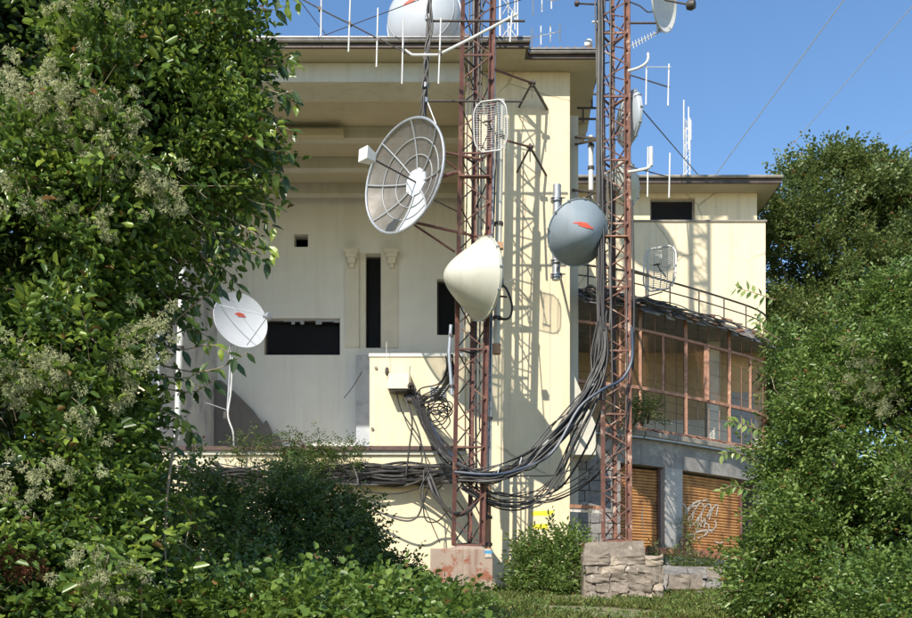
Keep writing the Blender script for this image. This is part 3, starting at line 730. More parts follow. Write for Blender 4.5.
# ================================================================== MASTS
def mast(name, label, base3, top3, m_leg, m_brace, pitch, w, face_mats, extra=()):
    "three legs given by base and top points, zigzag braces on each face"
    T = thing(name, label, 'lattice mast', (base3[0]+base3[1]+base3[2])/3)
    for i in range(3):
        c = (base3[0]+base3[1]+base3[2])/3; f = (base3[i]-c)
        strut('leg', base3[i], top3[i], w, m_leg, T, 'angle', face=(f.x,f.y,0) if abs(f.x)>.01 else (0,1,.01))
    H = top3[0].z-base3[0].z; n = int(H/pitch)
    for fi,(i,j) in enumerate(((0,1),(1,2),(2,0))):
        for k in range(n):
            t0, t1 = k/n, (k+1)/n
            A0 = base3[i].lerp(top3[i],t0); A1 = base3[i].lerp(top3[i],t1); B0 = base3[j].lerp(top3[j],t0); B1 = base3[j].lerp(top3[j],t1)
            mm = m_brace if fi == 0 else face_mats
            if k%2: strut('brace', A0, B1, w*.22, mm, T, 'box')
            else: strut('brace', B0, A1, w*.22, mm, T, 'box')
            if k%4 == 0: strut('rung', A0, B0, w*.34, mm, T, 'box')
    for (t, hh, mm) in extra:
        A = base3[0].lerp(top3[0],t); Bb = base3[1].lerp(top3[1],t)
        strut('collar_plate', A+Vector((0,-.03,0)), Bb+Vector((0,-.03,0)), hh, mm, T, 'box', h=.03)
    return T
ZT = 27.0
def leg_line(px0,py0,px1,py1,Y,zt):
    a = at(px0,py0,Y); b = at(px1,py1,Y); k = (zt-a.z)/(b.z-a.z); return a, a+(b-a)*k
m1 = [leg_line(452.5,545,462,0,27.0,ZT), leg_line(482,545,493,0,27.0,ZT), leg_line(470,543,477,0,27.75,ZT)]
mast('lattice_mast', 'slim dark-red rusty lattice mast on the concrete block, carrying the big mesh dish', [p[0] for p in m1], [p[1] for p in m1], RUST, RUST, .62, .12, DARKMETAL,
     extra=((.385,.16,RUST),(.72,.12,RUST),(.905,.14,RUST)))
m2 = [leg_line(602,541,600,0,27.8,ZT), leg_line(629,541,627,0,27.8,ZT), leg_line(615,539,612,0,28.5,ZT)]
mast('lattice_mast', 'thicker faded red lattice mast on the stone plinth, wrapped in vertical cables', [p[0] for p in m2], [p[1] for p in m2], RUST_OLD, RUST_OLD, .42, .13, RUST,
     extra=((.33,.14,RUST_OR),(.62,.14,RUST_OLD),(.83,.16,RUST),(.90,.14,RUST_OLD)))
def mpt(ms, i, py):       # a point on leg i at photograph height py
    a, b = ms[i]; z = (640-py)*a.y/FPX; return a+(b-a)*((z-a.z)/(b.z-a.z))

# pipes and cables running up the masts
def long_cable(name, pts, r, m_, label, cat, group, n=6, seg=8):
    o = MB().tube(spline(pts, seg), r, n).build(name, m_); return tag(o, label, cat, group)
GV = 'cables tied along the masts'
for k,(px0,px1,y0,y1,Y,r,m_) in enumerate(((472,474,470,0,27.9,.05,CABLE_GREY),(476,479,500,0,27.5,.03,CABLE),(479,482,430,0,27.3,.02,CABLE),(465,469,330,-10,27.9,.02,CABLE_GREY),(458,463,350,-10,27.3,.014,CABLE),(486,497,520,100,27.6,.02,CABLE))):
    pts = [at(px0+(px1-px0)*t+random.uniform(-1,1)*(r<.05), y0+(y1-y0)*t, Y) for t in (0,.2,.4,.6,.8,1)]
    long_cable('mast_cable', pts, r, m_, 'pipe or cable tied along the left lattice mast', 'cable', GV)
for k in range(17):
    px = 598+random.choice([0,1.5,3,5,6,8,12,14,17,21,29,31,32]); Y = random.uniform(27.5,28.3); top = random.choice([-20,-20,-20,60,120,170,220]); bot = random.choice([330,345,370,388,400,420])
    r = random.choice([.018,.022,.028,.036]); m_ = random.choice([CABLE,CABLE,CABLE_GREY,CABLE_GREY,CABLE])
    pts = [at(px+random.uniform(-1,1)-2*t, bot+(top-bot)*t, Y) for t in (0,.15,.3,.45,.6,.75,.9,1)]
    long_cable('mast_cable', pts, r, m_, 'black or grey cable tied along the right lattice mast', 'cable', GV, seg=4)
# dark trunk of cables on the left leg
for k in range(5):
    px = 599.5+k*1.4; pts = [at(px-1+random.uniform(-.6,.6), y, 27.65+.05*k) for y in (400,360,320,270,220,160,90,20,-20)]
    long_cable('mast_cable', pts, .034, CABLE if k%2 else CABLE_GREY, 'black or grey cable tied along the right lattice mast', 'cable', GV, seg=4)
# vertical pipes to the right of the left mast
def pipe(name, pts, r, m_, label, cap=None):
    T = thing(name, label, 'pipe', pts[0]); MB().tube(pts, r, 12).build('tube', m_, T)
    if cap: MB().tube([pts[0]+Vector((0,0,-.16)), pts[0]+Vector((0,0,.1))], r*1.25, 12).build('end_cap', cap, T)
    for t in (.12,.5,.85):
        p = pts[0].lerp(pts[-1], t); MB().tube([p-Vector((0,0,.04)), p+Vector((0,0,.04))], r*1.35, 12).build('clamp', DARKMETAL, T)
    return T
pipe('pipe', [at(496.5,348,27.5), at(501,100,27.5)], .09, PALE, 'pale vertical pipe with a brown end cap hanging beside the left mast', TERRACOTTA_PIPE)
pipe('pipe', [at(489,470,28.3), at(494,40,28.3)], .06, GALV, 'thin grey vertical pipe just behind the left mast')
pipe('pipe', [at(487.5,553,28.2), at(487.5,482,28.2)], .10, TERRACOTTA_PIPE, 'short brown clay pipe standing on the rust-streaked block')
pipe('pipe', [at(591,200,29.2), at(591,136,29.2)], .07, WHITEMET, 'white vertical pipe between the pillar and the right mast')
pipe('downpipe', [at(177,440,29.4), at(183,256,29.4)], .09, WHITEMET, 'white downpipe half hidden in the leaves at the left end of the loggia')
pipe('conduit', [at(452,395,26.9), at(449,352,26.9), at(451,325,26.9)], .045, GALV, 'grey bent conduit on the left leg of the left mast')

# arms between dish and masts
def arm(a, b, r, m_, label='', cat='bracket', name='support_arm', group=None):
    T = tag(strut(name, a, b, r, m_), label, cat, group); return T
GA = 'arms that stay the mesh dish and mast'
for a,b,r,m_ in (((413,222,26.9),(457,232,27.0),.08,RUST),((413,222,26.9),(484,238,27.1),.07,RUST),((413,224,26.9),(455,252,27.2),.06,RUST),((443,152,26.9),(483,160,27.1),.07,RUST),((443,158,26.9),(460,172,27.1),.05,RUST),((426,196,26.8),(458,212,27.3),.03,DARKMETAL)):
    arm(at(*a), at(*b), r, m_, 'rusty steel arm bolted between the mesh dish and the left mast', group=GA)
GB = 'long horizontal arms on the left mast'
arm(at(430,21,26.9), at(525,21,26.9), .06, DARKMETAL, 'upper dark horizontal arm crossing the left mast above the gutter', group=GB)
arm(at(424,101,26.9), at(523,101.5,26.9), .055, DARKMETAL, 'lower dark horizontal arm crossing the left mast below the eave', group=GB)
# three-legged wall brackets
def tri(x, y, fx, fy, l1, l2, label):
    T = thing('wall_bracket', label, 'bracket', at(x,y,29.2))
    c = at(x,y,29.0); strut('bracket_leg', c, at(*l1,30.0), .06, DARKMETAL, T); strut('bracket_leg', c, at(*l2,30.0), .07, DARKMETAL, T)
    strut('bracket_arm', at(fx,fy,27.3), c, .06, RUST, T); strut('bolt', c+Vector((-.1,-.02,0)), c+Vector((.1,-.02,0)), .1, DARKMETAL, T)
    strut('bolt', c+Vector((0,-.02,-.12)), c+Vector((0,-.02,.08)), .07, DARKMETAL, T)
    strut('drop_rod', c, c+Vector((0,-.02,-.42)), .03, DARKMETAL, T)
tri(532,83,493,69,(519,107),(547,109),'black tripod wall bracket under the eave, upper of the two')
tri(530,147,508,141,(517,172),(546,175),'black tripod wall bracket lower on the pillar, under the other one')
T = thing('strut_bracket', 'dark double strut between the pillar side and the right mast under the eave', 'bracket', at(586,140,29.5))
strut('bracket_arm', at(576,137,30.8), at(600,139,27.9), .08, DARKMETAL, T); strut('bracket_arm', at(576,144,30.8), at(600,139,27.9), .08, DARKMETAL, T)
T = thing('strut_bracket', 'dark double strut between the pillar side and the right mast beside the blue dish', 'bracket', at(586,197,29.5))
strut('bracket_arm', at(573,190,30.8), at(600,192,27.9), .08, DARKMETAL, T); strut('bracket_arm', at(573,204,30.8), at(600,190,27.9), .06, DARKMETAL, T)

# ================================================================== DISHES AND ANTENNAS
def radome_mark(T, M, prof, strokes, r_of, m_=REDMARK, w=.035, name='printed_mark'):
    "bent strips of print lying on a lathe surface; strokes in (x, y) of the dish plane"
    rs = [p[0] for p in prof][::-1]; zs = [p[1] for p in prof][::-1]
    def zz(x, y): return float(np.interp(math.hypot(x,y), rs, zs))+.012
    m = MB()
    for s in strokes:
        for i in range(len(s)-1):
            (x0,y0,w0),(x1,y1,w1) = s[i], s[i+1]; n = 6
            for k in range(n):
                ta, tb = k/n, (k+1)/n; q = []
                for t, sgn in ((ta,-1),(ta,1),(tb,1),(tb,-1)):
                    x = x0+(x1-x0)*t; y = y0+(y1-y0)*t; ww = (w0+(w1-w0)*t)*.5; dx, dy = x1-x0, y1-y0; L_ = math.hypot(dx,dy)
                    X = x-dy/L_*ww*sgn; Y_ = y+dx/L_*ww*sgn; q.append(M @ Vector((X, Y_, zz(X,Y_))))
                m.add(q, [(0,1,2,3)])
    return m.build(name, m_, T)

# ---- big mesh dish
c = at(404,176,26.4); Rr = 1.42
ax = axis_to(404,176,-.86,.45,.60); up = Vector((.43,0,.9)); up = (up-ax*up.dot(ax)).normalized()
x_ = up.cross(ax).normalized(); M = Matrix((x_, up, ax)).transposed().to_4x4(); M.translation = c
D = thing('mesh_dish', 'large grey perforated-mesh parabolic dish with pale ribs, aimed up to the left', 'dish antenna', c)
dep = .46
def pz(r): return -dep*(1-(r/Rr)**2)
solid = {6}
seg = 8
for k in range(seg):
    a0 = 2*math.pi*k/seg+.2; a1 = 2*math.pi*(k+1)/seg+.2
    prof = [(r, pz(r)) for r in np.linspace(.34, Rr, 9)]
    m = MB().lathe(prof, M, 8, a0, a1); m.build('mesh_panel', MESHM if k not in solid else WHITEDISH, D)
    strut_pts = [M @ Vector((r*math.cos(a0), r*math.sin(a0), pz(r)+.03)) for r in np.linspace(.3, Rr, 8)]
    MB().tube(strut_pts, .022, 6).build('rib', LOUVRE, D)
for r in (.66, 1.02):
    MB().tube([M @ Vector((r*math.cos(a), r*math.sin(a), pz(r)+.02)) for a in np.linspace(0,2*math.pi,49)], .014, 6, False).build('ring', LOUVRE, D)
MB().tube([M @ Vector((Rr*math.cos(a), Rr*math.sin(a), .01)) for a in np.linspace(0,2*math.pi,65)], .035, 8, False).build('rim', GALV, D)
MB().lathe([(0,pz(0)+.05),(.36,pz(.36)+.035),(.37,pz(.36)-.03),(0,pz(0)-.04)], M, 8).build('hub', WHITEDISH, D)
ft = at(369,157,25.6)
fd = M @ Vector((0,0,pz(0)))
FA = strut('feed_arm', fd, ft, .045, DARKMETAL, D)
strut('feed_arm', M @ Vector((0,-.3,pz(.3))), fd.lerp(ft,.3), .02, LOUVRE, D)
MM = frame_matrix(ft, (ft-fd)); h = MB()
for pts, z0, z1 in (((.11,.11),-.16,.14),):
    h.hexa([MM @ Vector(v) for v in ((-.11,-.11,-.14),(.11,-.11,-.14),(.11,.11,-.14),(-.11,.11,-.14),(-.17,-.17,.2),(.17,-.17,.2),(.17,.17,.2),(-.17,.17,.2))])
h.build('feed_horn', WHITEMET, D, bevel=.02)
strut('back_mast', M @ Vector((0,0,pz(0)-.05)), at(457,172,27.0), .10, RUST, D)
strut('back_brace', M @ Vector((.3,.9,pz(.95)-.02)), at(432,120,26.8), .035, DARKMETAL, D)

# ---- cream drum dish on the left mast
def radome(name, label, c, ax, R_, prof, m_, rim_m, depth=.22):
    M = frame_matrix(c, ax); T = thing(name, label, 'dish antenna', c)
    MB().lathe(prof, M, 64).build('radome', m_, T)
    MB().lathe([(R_*1.0,0),(R_*1.035,.01),(R_*1.035,-.05),(R_*1.0,-.06),(R_*.97,-depth*.5),(R_*.6,-depth),(0,-depth*1.25)], M, 64).build('back_shell', rim_m, T)
    for k in range(12):
        a = 2*math.pi*k/12; q = M @ Vector((R_*1.04*math.cos(a), R_*1.04*math.sin(a), -.06)); q2 = M @ Vector((R_*1.04*math.cos(a), R_*1.04*math.sin(a), .03)); strut('rim_bolt', q, q2, .05, GALV, T)
    return T, M
def cone_prof(R_, h, k=.34):
    "cone with a rounded tip and a rolled edge"
    out = []
    for r in np.linspace(R_, 0, 22):
        t = r/R_; z = h*(1-math.sqrt(t*t+k*k*.35)+k*.59-.35*0)/(1)
        out.append([r, z])
    z0 = out[0][1]; mz = out[-1][1]-z0
    return [(r, (z-z0)/mz*h) for r,z in out]
c = at(481,279,26.55); R1 = 1.0
pf = cone_prof(R1, 1.02, .75)
T,M = radome('drum_dish', 'cream cone-fronted dish antenna on the left mast facing left', c, axis_to(481,279,-.99,.12,.45), R1, pf, CREAMDISH, CREAMDISH)
strut('mount_arm', c+Vector((.2,.15,0)), at(487,285,27.3), .12, GALV, T)
MB().box(*sum(([v-.09, v+.09] for v in at(500,283,26.9)), [])).build('clamp', DARKMETAL, T)
strut('bolt', at(497,296,26.9), at(507,297,26.8), .05, DARKMETAL, T)
MB().tube(spline([at(500,283,26.8),at(507,290,26.8),at(512,306,26.8),at(509,318,26.8),at(498,319,27.1)],6), .03, 6).build('feed_cable', CABLE, T)
strut('stay_rod', at(498,284,26.8), at(519,278,28.6), .03, GALV, T)
MB().box(*sum(([v-.08, v+.08] for v in at(500,246,26.9)), [])).build('junction_block', TERRACOTTA_PIPE, T)
# ---- blue-grey dish on its own pipe
c = at(578,233,27.6); R1 = .82
pf = cone_prof(R1, .50, .8)
T,M = radome('radome_dish', 'blue-grey radome dish with red print on a steel pipe before the pillar', c, axis_to(580,232,.9,-.35,.91), R1, pf, BLUEDISH, BLUEDISH, .3)
radome_mark(T, M, pf, [[(-.34,.26,.015),(-.16,.29,.05),(.04,.27,.07)],[(-.22,.235,.03),(.02,.22,.06),(.22,.20,.03)],[(-.1,.25,.05),(.12,.235,.05)]], None)
P_ = MB().tube([at(556,280,28.3), at(557,185,28.3)], .11, 14).build('mount_pipe', GALV, T)
for y in (200,232,262,276):
    p = at(556.5,y,28.3); MB().tube([p-Vector((0,0,.05)),p+Vector((0,0,.05))], .16, 12).build('clamp', GALV, T)
    strut('bolt', p+Vector((-.16,-.14,0)), p+Vector((.22,-.14,0)), .035, DARKMETAL, T)
strut('mount_arm', at(556,232,28.3), c+Vector((-.1,.2,0)), .16, GALV, T)
strut('mount_arm', at(556,262,28.3), c+Vector((-.15,.2,-.4)), .08, GALV, T)
strut('wall_stay', at(556,196,28.3), at(560,200,30.0), .07, GALV, T); strut('wall_stay', at(556,272,28.3), at(560,276,30.0), .07, GALV, T)
# ---- white offset dish on the ledge
c = at(241,320,29.2); R1 = .80; M = frame_matrix(c, axis_to(241,320,.75,.5,.84))
T = thing('satellite_dish', 'white satellite dish with red print on a thin pole above the loggia ledge', 'dish antenna', c)
M = M @ Matrix.Scale(.94,4,(0,1,0))
pf = [(r, -.14*(1-(r/R1)**2)) for r in np.linspace(R1,0,14)]
MB().lathe(pf, M, 56).build('reflector', WHITEDISH, T)
MB().lathe([(R1,0),(R1*1.02,.005),(R1*1.02,-.03),(R1*.9,-.06),(R1*.3,-.2),(0,-.21)], M, 56).build('back_shell', WHITEDISH, T)
radome_mark(T, M, pf, [[(-.12,.20,.03),(.0,.24,.06),(.16,.23,.03)],[(-.04,.17,.05),(.2,.18,.03)]], None)
lnb = at(268,316,28.3)
for p in ((214.5,304),(247,345)): strut('feed_arm', at(*p,28.95), lnb, .025, GALV, T)
strut('feed_arm', at(226,296,29.2), lnb, .012, GALV, T)
ML = frame_matrix(lnb, (lnb-c)); MB().lathe([(0,.10),(.09,.09),(.10,.0),(.06,-.05),(.05,-.18),(0,-.18)], ML, 16).build('feed_horn', GALV, T)
strut('pole', at(227,418,29.5), at(231,350,29.45), .055, GALV, T); strut('pole', at(228.5,352,29.45), at(238,325,29.35), .05, GALV, T)
strut('brace', at(227,405,29.5), at(238,345,29.4), .022, GALV, T)
MB().tube([at(226.5,419,29.5), at(227,412,29.5)], .10, 10).build('clamp', DARKMETAL, T)
MB().tube(spline([at(233,345,29.4),at(231,390,29.45),at(228,415,29.4),at(233,432,29.4),at(234,446,29.5)],6), .025, 6).build('feed_cable', WHITEMET, T)
strut('wall_stay', at(227,410,29.5), at(204,402,30.4), .03, GALV, T)
# ---- radome on the roof
c = at(424,20,34.2); R1 = 1.23
T = thing('roof_radome', 'large pale blue domed radome dish with red print on the roof edge', 'dish antenna', c)
M = frame_matrix(c, (-.25,-.95,.12)); pf = [(R1*math.cos(a), .80*math.sin(a)) for a in np.linspace(0,math.pi/2,18)]
MB().lathe(pf, M, 64).build('radome', PALEBLUE, T)
MB().lathe([(R1,0),(R1*1.03,0),(R1*1.03,-.3),(R1*.8,-.5),(0,-.6)], M, 64).build('back_shell', PALEBLUE, T)
MB().tube([M @ Vector((R1*.9*math.cos(a),R1*.9*math.sin(a),.36)) for a in np.linspace(0,2*math.pi,65)], .012, 6, False).build('seam_ring', LOUVRE, T)
radome_mark(T, M, pf, [[(-.50,.02,.02),(-.3,.10,.09),(-.06,.20,.04)],[(-.34,.04,.05),(-.1,.12,.08),(.12,.26,.03)]], None)
strut('mount_pipe', c+Vector((.1,.5,-2.2)), c+Vector((.1,.5,.4)), .2, GALV, T)

# ---- grid antennas
def grid_dish(label, px, py, Y, w, h, depth, ax, nh, nv, m_, feed=True, r=.009, upv=(0,0,1)):
    c = at(px,py,Y); M = frame_matrix(c, ax, upv); T = thing('grid_antenna', label, 'grid antenna', c)
    def zz(x,y): return depth*((x/(w/2))**2*.7+(y/(h/2))**2*.3)
    def ext(y): return w/2*(1-abs(2*y/h)**5*.45)
    o = [M @ Vector((s*ext(y), y, zz(s*ext(y),y))) for s,ys in ((1,np.linspace(-h/2,h/2,15)),(-1,np.linspace(h/2,-h/2,15))) for y in ys]
    MB().tube(o+[o[0]], r*1.8, 6, False).build('rim', m_, T)
    for i in range(nh):
        y = -h/2+h*(i+.5)/nh; MB().tube([M @ Vector((x, y, zz(x,y))) for x in np.linspace(-ext(y),ext(y),7)], r*.62, 5).build('grid_wire', m_, T)
    for i in range(nv):
        x = -w*.42+w*.84*i/(nv-1); MB().tube([M @ Vector((x, y, zz(x,y)-.012)) for y in np.linspace(-h/2*.98,h/2*.98,7)], r, 5).build('grid_rib', m_, T)
    if feed:
        F = M @ Vector((0,.02,.42)); strut('feed_arm', M @ Vector((0,-.05,0)), F, .035, DARKMETAL, T)
        strut('feed_tip', F-M.to_3x3() @ Vector((.10,.03,0)), F+M.to_3x3() @ Vector((.10,-.03,0)), .05, DARKMETAL, T)
    strut('mount_arm', M @ Vector((0,0,-.02)), M @ Vector((0,0,-.5)), .06, GALV, T)
    return T
grid_dish('pale wire grid antenna high on the left mast in front of the pillar', 491.5,127,26.5, .86,1.22,.16,(-.25,-.93,-.10),22,5, WHITEMET)
grid_dish('white wire grid antenna standing over the balcony railing beside the right mast', 661,270,31.8, 1.0,1.34,.2,(-.45,-.85,.1),24,5, WHITEMET, r=.015)
T = thing('antenna_pole', 'white pole with cross arms holding the grid antenna at the balcony railing', 'pole', at(648,305,32.4))
strut('pole', at(648,306,32.4), at(648,247,32.4), .06, WHITEMET, T); strut('cross_arm', at(630,301,29), at(662,292,32), .04, DARKMETAL, T); strut('cross_arm', at(630,270,28.3), at(650,276,32.4), .09, DARKMETAL, T)

# ---- rod arrays
def rods(name, label, boom, rodlist, Y, rb=.035, rr=.035, mb=DARKMETAL, mr=WHITEMET, cat='antenna', group=None):
    T = thing(name, label, cat, at(*boom[0],Y), group)
    for a,b in zip(boom[:-1],boom[1:]): strut('boom', at(*a,Y), at(*b,Y), rb*2, mb, T)
    for (x0,y0,x1,y1) in rodlist:
        strut('rod', at(x0,y0,Y-.05), at(x1,y1,Y-.05), rr*2, mr, T)
    return T
T = rods('dipole_array', 'long slanting boom with upright pale dipole rods crossing the gutter', [(300,-2),(320,9),(350,24),(410,55)], [(321.5,-20,321,36.5),(351,-18,348.5,52),(378,8,376.5,67),(403.5,19,402,84),(441,18,438.5,84)], 26.2, .018, .021)
for a,b in (((405,50),(412,55)),((412,55),(438,55)),((438,55),(470,39)),((470,39),(517,14))): strut('boom', at(*a,26.25), at(*b,26.25), .07, WHITEMET, T)
strut('rod', at(512,12,26.2), at(510,42,26.2), .045, WHITEMET, T)
for px,py in ((320,9),(350,24),(378,40),(403,51),(440,53)): 
    p = at(px,py,26.18); MB().box(p.x-.04,p.x+.04,p.y-.05,p.y+.06,p.z-.04,p.z+.04).build('clamp', DARKMETAL, T)
T = thing('antenna_pole', 'dark pole wound with cables left of the left mast, above the mesh dish', 'pole', at(424,122,26.9))
strut('pole', at(424,122,26.9), at(431,-25,26.9), .11, DARKMETAL, T); 
for k in range(3): MB().tube(spline([at(424+random.uniform(-3,3),118,26.8)]+[at(424+(118-y)*.05+random.uniform(-3.5,4.5),y,26.8) for y in (100,82,66,48,30,10,-15)],5), .022, 6).build('wound_cable', CABLE, T)
for y in (18,56,86,101): 
    p = at(424+(118-y)*.05,y,26.9); MB().tube([p-Vector((0,0,.06)),p+Vector((0,0,.06))], .10, 8).build('clamp', GALV, T)
strut('cross_brace', at(426,98,26.9), at(416,122,26.7), .035, DARKMETAL, T); strut('cross_brace', at(426,98,26.9), at(436,124,26.7), .035, GALV, T)
rods('yagi_antenna', 'pale four-rod yagi antenna standing on the roof between the two masts', [(530,38),(562,31)], [(532,28,532,47),(541,26,541,45),(550.5,25,550.5,42),(560,23,560,41)], 31.5, .012, .02, WHITEMET)
rods('yagi_antenna', 'pale yagi antenna at the top edge of the picture right of the left mast', [(528,-10),(562,-14)], [(533,-20,533,16),(542,-20,542,12),(551.5,-20,551.5,9)], 31.5, .012, .02, WHITEMET)
rods('dipole_array', 'two upright dipole rods on a slanting boom right of the right mast', [(630,75),(670,87.5)], [(646.5,66,646,105),(669,64,668,106)], 27.6, .018, .021, DARKMETAL, WHITEMET)
T = rods('dipole_array', 'two upright rods above the wing eave right of the right mast', [(628,166),(672,178)], [(648,147,647.5,197),(670,153,669,198)], 27.6, .016, .021, DARKMETAL, WHITEMET)
MB().tube([at(651,147,27.5), at(651,166,27.5)], .055, 10).build('sleeve_antenna', WHITEMET, T)
T = thing('hook_tube', 'pale bent tube hooking up from the right mast above the dipoles', 'bracket', at(628,71,27.7)); MB().tube(spline([at(628,71,27.7),at(638,68,27.6),at(645,64,27.5),at(648,59,27.5),at(648,53,27.5)],6), .035, 8).build('tube', WHITEMET, T)
T = thing('hook_tube', 'pale bent tube reaching from the right mast to the upright rods over the wing eave', 'bracket', at(628,172,27.7)); MB().tube(spline([at(628,172,27.7),at(640,170,27.6),at(648,168,27.5),at(651,164,27.5)],6), .04, 8).build('tube', WHITEMET, T)
strut('cross_rod', at(646,67,27.5), at(671,67,27.5), .02, WHITEMET, T)
# log-periodic antenna
T = thing('log_periodic_antenna', 'slanting log-periodic antenna with short teeth under the small dish top right', 'antenna', at(632,46,27.7))
strut('boom', at(631,46,27.7), at(664,29,27.4), .035, GALV, T)
for k in range(11):
    t = k/10; x = 633+30*t; y = 45-16*t; l = 3.6-1.6*t; strut('tooth', at(x-.5,y-l,27.5), at(x+.8,y+l,27.5), .02, WHITEMET, T)
# ---- small dish top right, seen edge on
c = at(665,0,27.2); M = frame_matrix(c, (-.55,-.60,.25)*1 if False else Vector((.80,-.55,-.12)))
T = thing('mast_dish', 'white dish seen nearly edge-on at the top of the picture right of the right mast', 'dish antenna', c); R1 = .72
MB().lathe([(r, -.22*(1-(r/R1)**2)) for r in np.linspace(R1,0,12)], M, 48).build('reflector', WHITEMET, T)
MB().lathe([(R1,0),(R1*1.04,.0),(R1*1.04,-.04),(R1*.6,-.18),(0,-.27)], M, 48).build('back_shell', WHITEMET, T)
F = at(691,5,26.7); strut('feed_arm', c, F, .05, DARKMETAL, T); MB().lathe([(0,.1),(.10,.1),(.13,.0),(.10,-.1),(0,-.12)], frame_matrix(F,(.8,-.5,-.1)), 14).build('feed_horn', DARKMETAL, T)
strut('mount_arm', at(630,23,27.8), at(658,23,27.5), .06, DARKMETAL, T); strut('mount_pipe', at(658,32,27.5), at(658,-10,27.5), .09, GALV, T)
MB().tube(spline([at(656,10,27.4),at(648,12,27.5),at(640,6,27.6),at(630,2,27.8)],6), .018, 6).build('feed_cable', CABLE, T)
# arms left of right mast at top
T = thing('side_arm', 'two short arms with a knob left of the right mast at the top', 'bracket', at(577,3,27.9)); strut('arm', at(578,3.5,27.8), at(600,4.5,27.8), .05, DARKMETAL, T); MB().lathe([(0,.08),(.07,.05),(.08,-.03),(0,-.08)], frame_matrix(at(577,3.5,27.8),(-1,0,0)), 12).build('knob', DARKMETAL, T); strut('arm', at(592,22,27.8), at(602,22,27.8), .06, WHITEMET, T)
c = at(589,44,29.5); MB2 = thing('spotlight', 'small white floodlight on the eave left of the right mast', 'lamp', c); MB().lathe([(0,.1),(.10,.09),(.12,.06),(.09,-.06),(.04,-.12),(0,-.12)], frame_matrix(c,(-.6,-.8,.2)), 16).build('lamp_head', WHITEMET, MB2); strut('lamp_bracket', c, c+Vector((.1,.1,-.22)), .04, GALV, MB2)
# dish cut by top edge
c = at(556,-11,29.0); T = thing('mast_dish', 'white dish cut by the top edge of the picture between the masts', 'dish antenna', c); M = frame_matrix(c,(-.25,-.8,.5)); R1=.48
MB().lathe([(r, -.14*(1-(r/R1)**2)) for r in np.linspace(R1,0,10)], M, 40).build('reflector', WHITEDISH, T); MB().lathe([(R1,0),(R1*1.04,0),(R1*.6,-.16),(0,-.2)], M, 40).build('back_shell', WHITEDISH, T); strut('mount_arm', c+Vector((0,.1,0)), at(602,-12,27.9), .06, GALV, T)
# pale blue drum behind the right mast, seen edge on
c = at(630,119,28.5); T,M = radome('drum_dish', 'pale blue drum dish seen edge-on behind the right mast', c, (.93,.30,.02), .68, cone_prof(.68,.30,.9), PALEBLUE, PALEBLUE, .2); strut('mount_arm', c, at(622,120,28.3), .1, GALV, T)
c = at(627,181,28.7); T,M = radome('drum_dish', 'pale round drum dish half behind the right mast at the wing eave', c, (.65,-.6,.0), .60, cone_prof(.60,.26,.9), CREAMDISH, CREAMDISH, .2); strut('mount_arm', c, at(618,181,28.4), .1, GALV, T)

# dishes higher up the masts, above the picture, whose shadows fall on the wing
for (px,py,Y,R_) in ((548,-250,28.2,.95),(668,-330,28.0,.6)):
    c = at(px,py,Y); T,M = radome('drum_dish', 'drum dish high on the right mast above the picture' if px<600 else 'smaller drum dish high on the right mast above the picture', c, (-.5 if px<600 else .5,-.85,0), R_, cone_prof(R_,.5,.8), CREAMDISH, CREAMDISH, .3)
    strut('mount_arm', c+Vector((0,.2,0)), at(602 if px<600 else 628,py,27.9), .12, GALV, T)
# ---- far masts
def far_mast(label, px, pyb, pyt, Y, w, m_=GALV, whips=()):
    T = thing('lattice_mast', label, 'lattice mast', at(px,pyb,Y)); b = at(px,pyb,Y); t = at(px,pyt,Y)
    offs = [Vector((-w/2,0,0)),Vector((w/2,0,0)),Vector((0,w*.8,0))]
    for o in offs: strut('leg', b+o, t+o, .05, m_, T)
    n = int((t.z-b.z)/(w*1.1))
    for k in range(n):
        for i,j in ((0,1),(1,2),(2,0)):
            a0 = b.lerp(t,k/n); a1 = b.lerp(t,(k+1)/n)
            strut('brace', (a0 if k%2 else a1)+offs[i], (a1 if k%2 else a0)+offs[j], .028, m_, T)
    for dx,y0,y1,r in whips: strut('whip', at(px+dx,y1,Y), at(px+dx,y0,Y), r, WHITEMET, T)
    return T
far_mast('white lattice mast on the roof just right of the left red mast', 509,60,-25,33.5,.55,WHITEMET,((-9,-20,38,.06),(6,-10,30,.04)))
far_mast('thin pale lattice mast far behind the wing roof', 687,182,118,52,.30,WHITEMET,((-3.2,100,140,.07),(1.6,107,150,.07),(4.0,120,140,.05),(-1,128,176,.05)))
T = thing('whip_antenna', 'thin upright whip antenna beyond the wing eave left of the far mast', 'antenna', at(700,178,38)); strut('rod', at(670,178,38.2), at(670,158,38.2), .02, DARKMETAL, T)

# ---- fittings on the parapet
Y0 = 29.9
T = thing('floodlight_box', 'cream box lamp with a dark underside on the sunlit parapet', 'lamp', at(400,380,29.7))
a = at(387,388,29.3); b = at(410,371,29.3); m = MB(); m.hexa([(a.x,29.35,a.z),(b.x,29.35,a.z),(b.x,29.88,a.z+.05),(a.x,29.88,a.z+.05),(a.x+.03,29.55,b.z),(b.x,29.55,b.z),(b.x,29.88,b.z+.02),(a.x+.03,29.88,b.z+.02)]); m.build('housing', CREAM, T, bevel=.01)
MB().box(a.x+.05,b.x-.05,29.4,29.8,a.z-.05,a.z-.004).build('lamp_grille', DARKMETAL, T)
strut('side_blade', at(410,366,29.35), at(409,389,29.35), .03, COPING, T, 'box'); strut('hood', at(411,384,29.3), at(405,395,29.6), .10, DARKMETAL, T, 'box')
T = thing('wall_sensor', 'small dark sensor with a thin aerial on the parapet left of the box lamp', 'sensor', at(386,372,29.7))
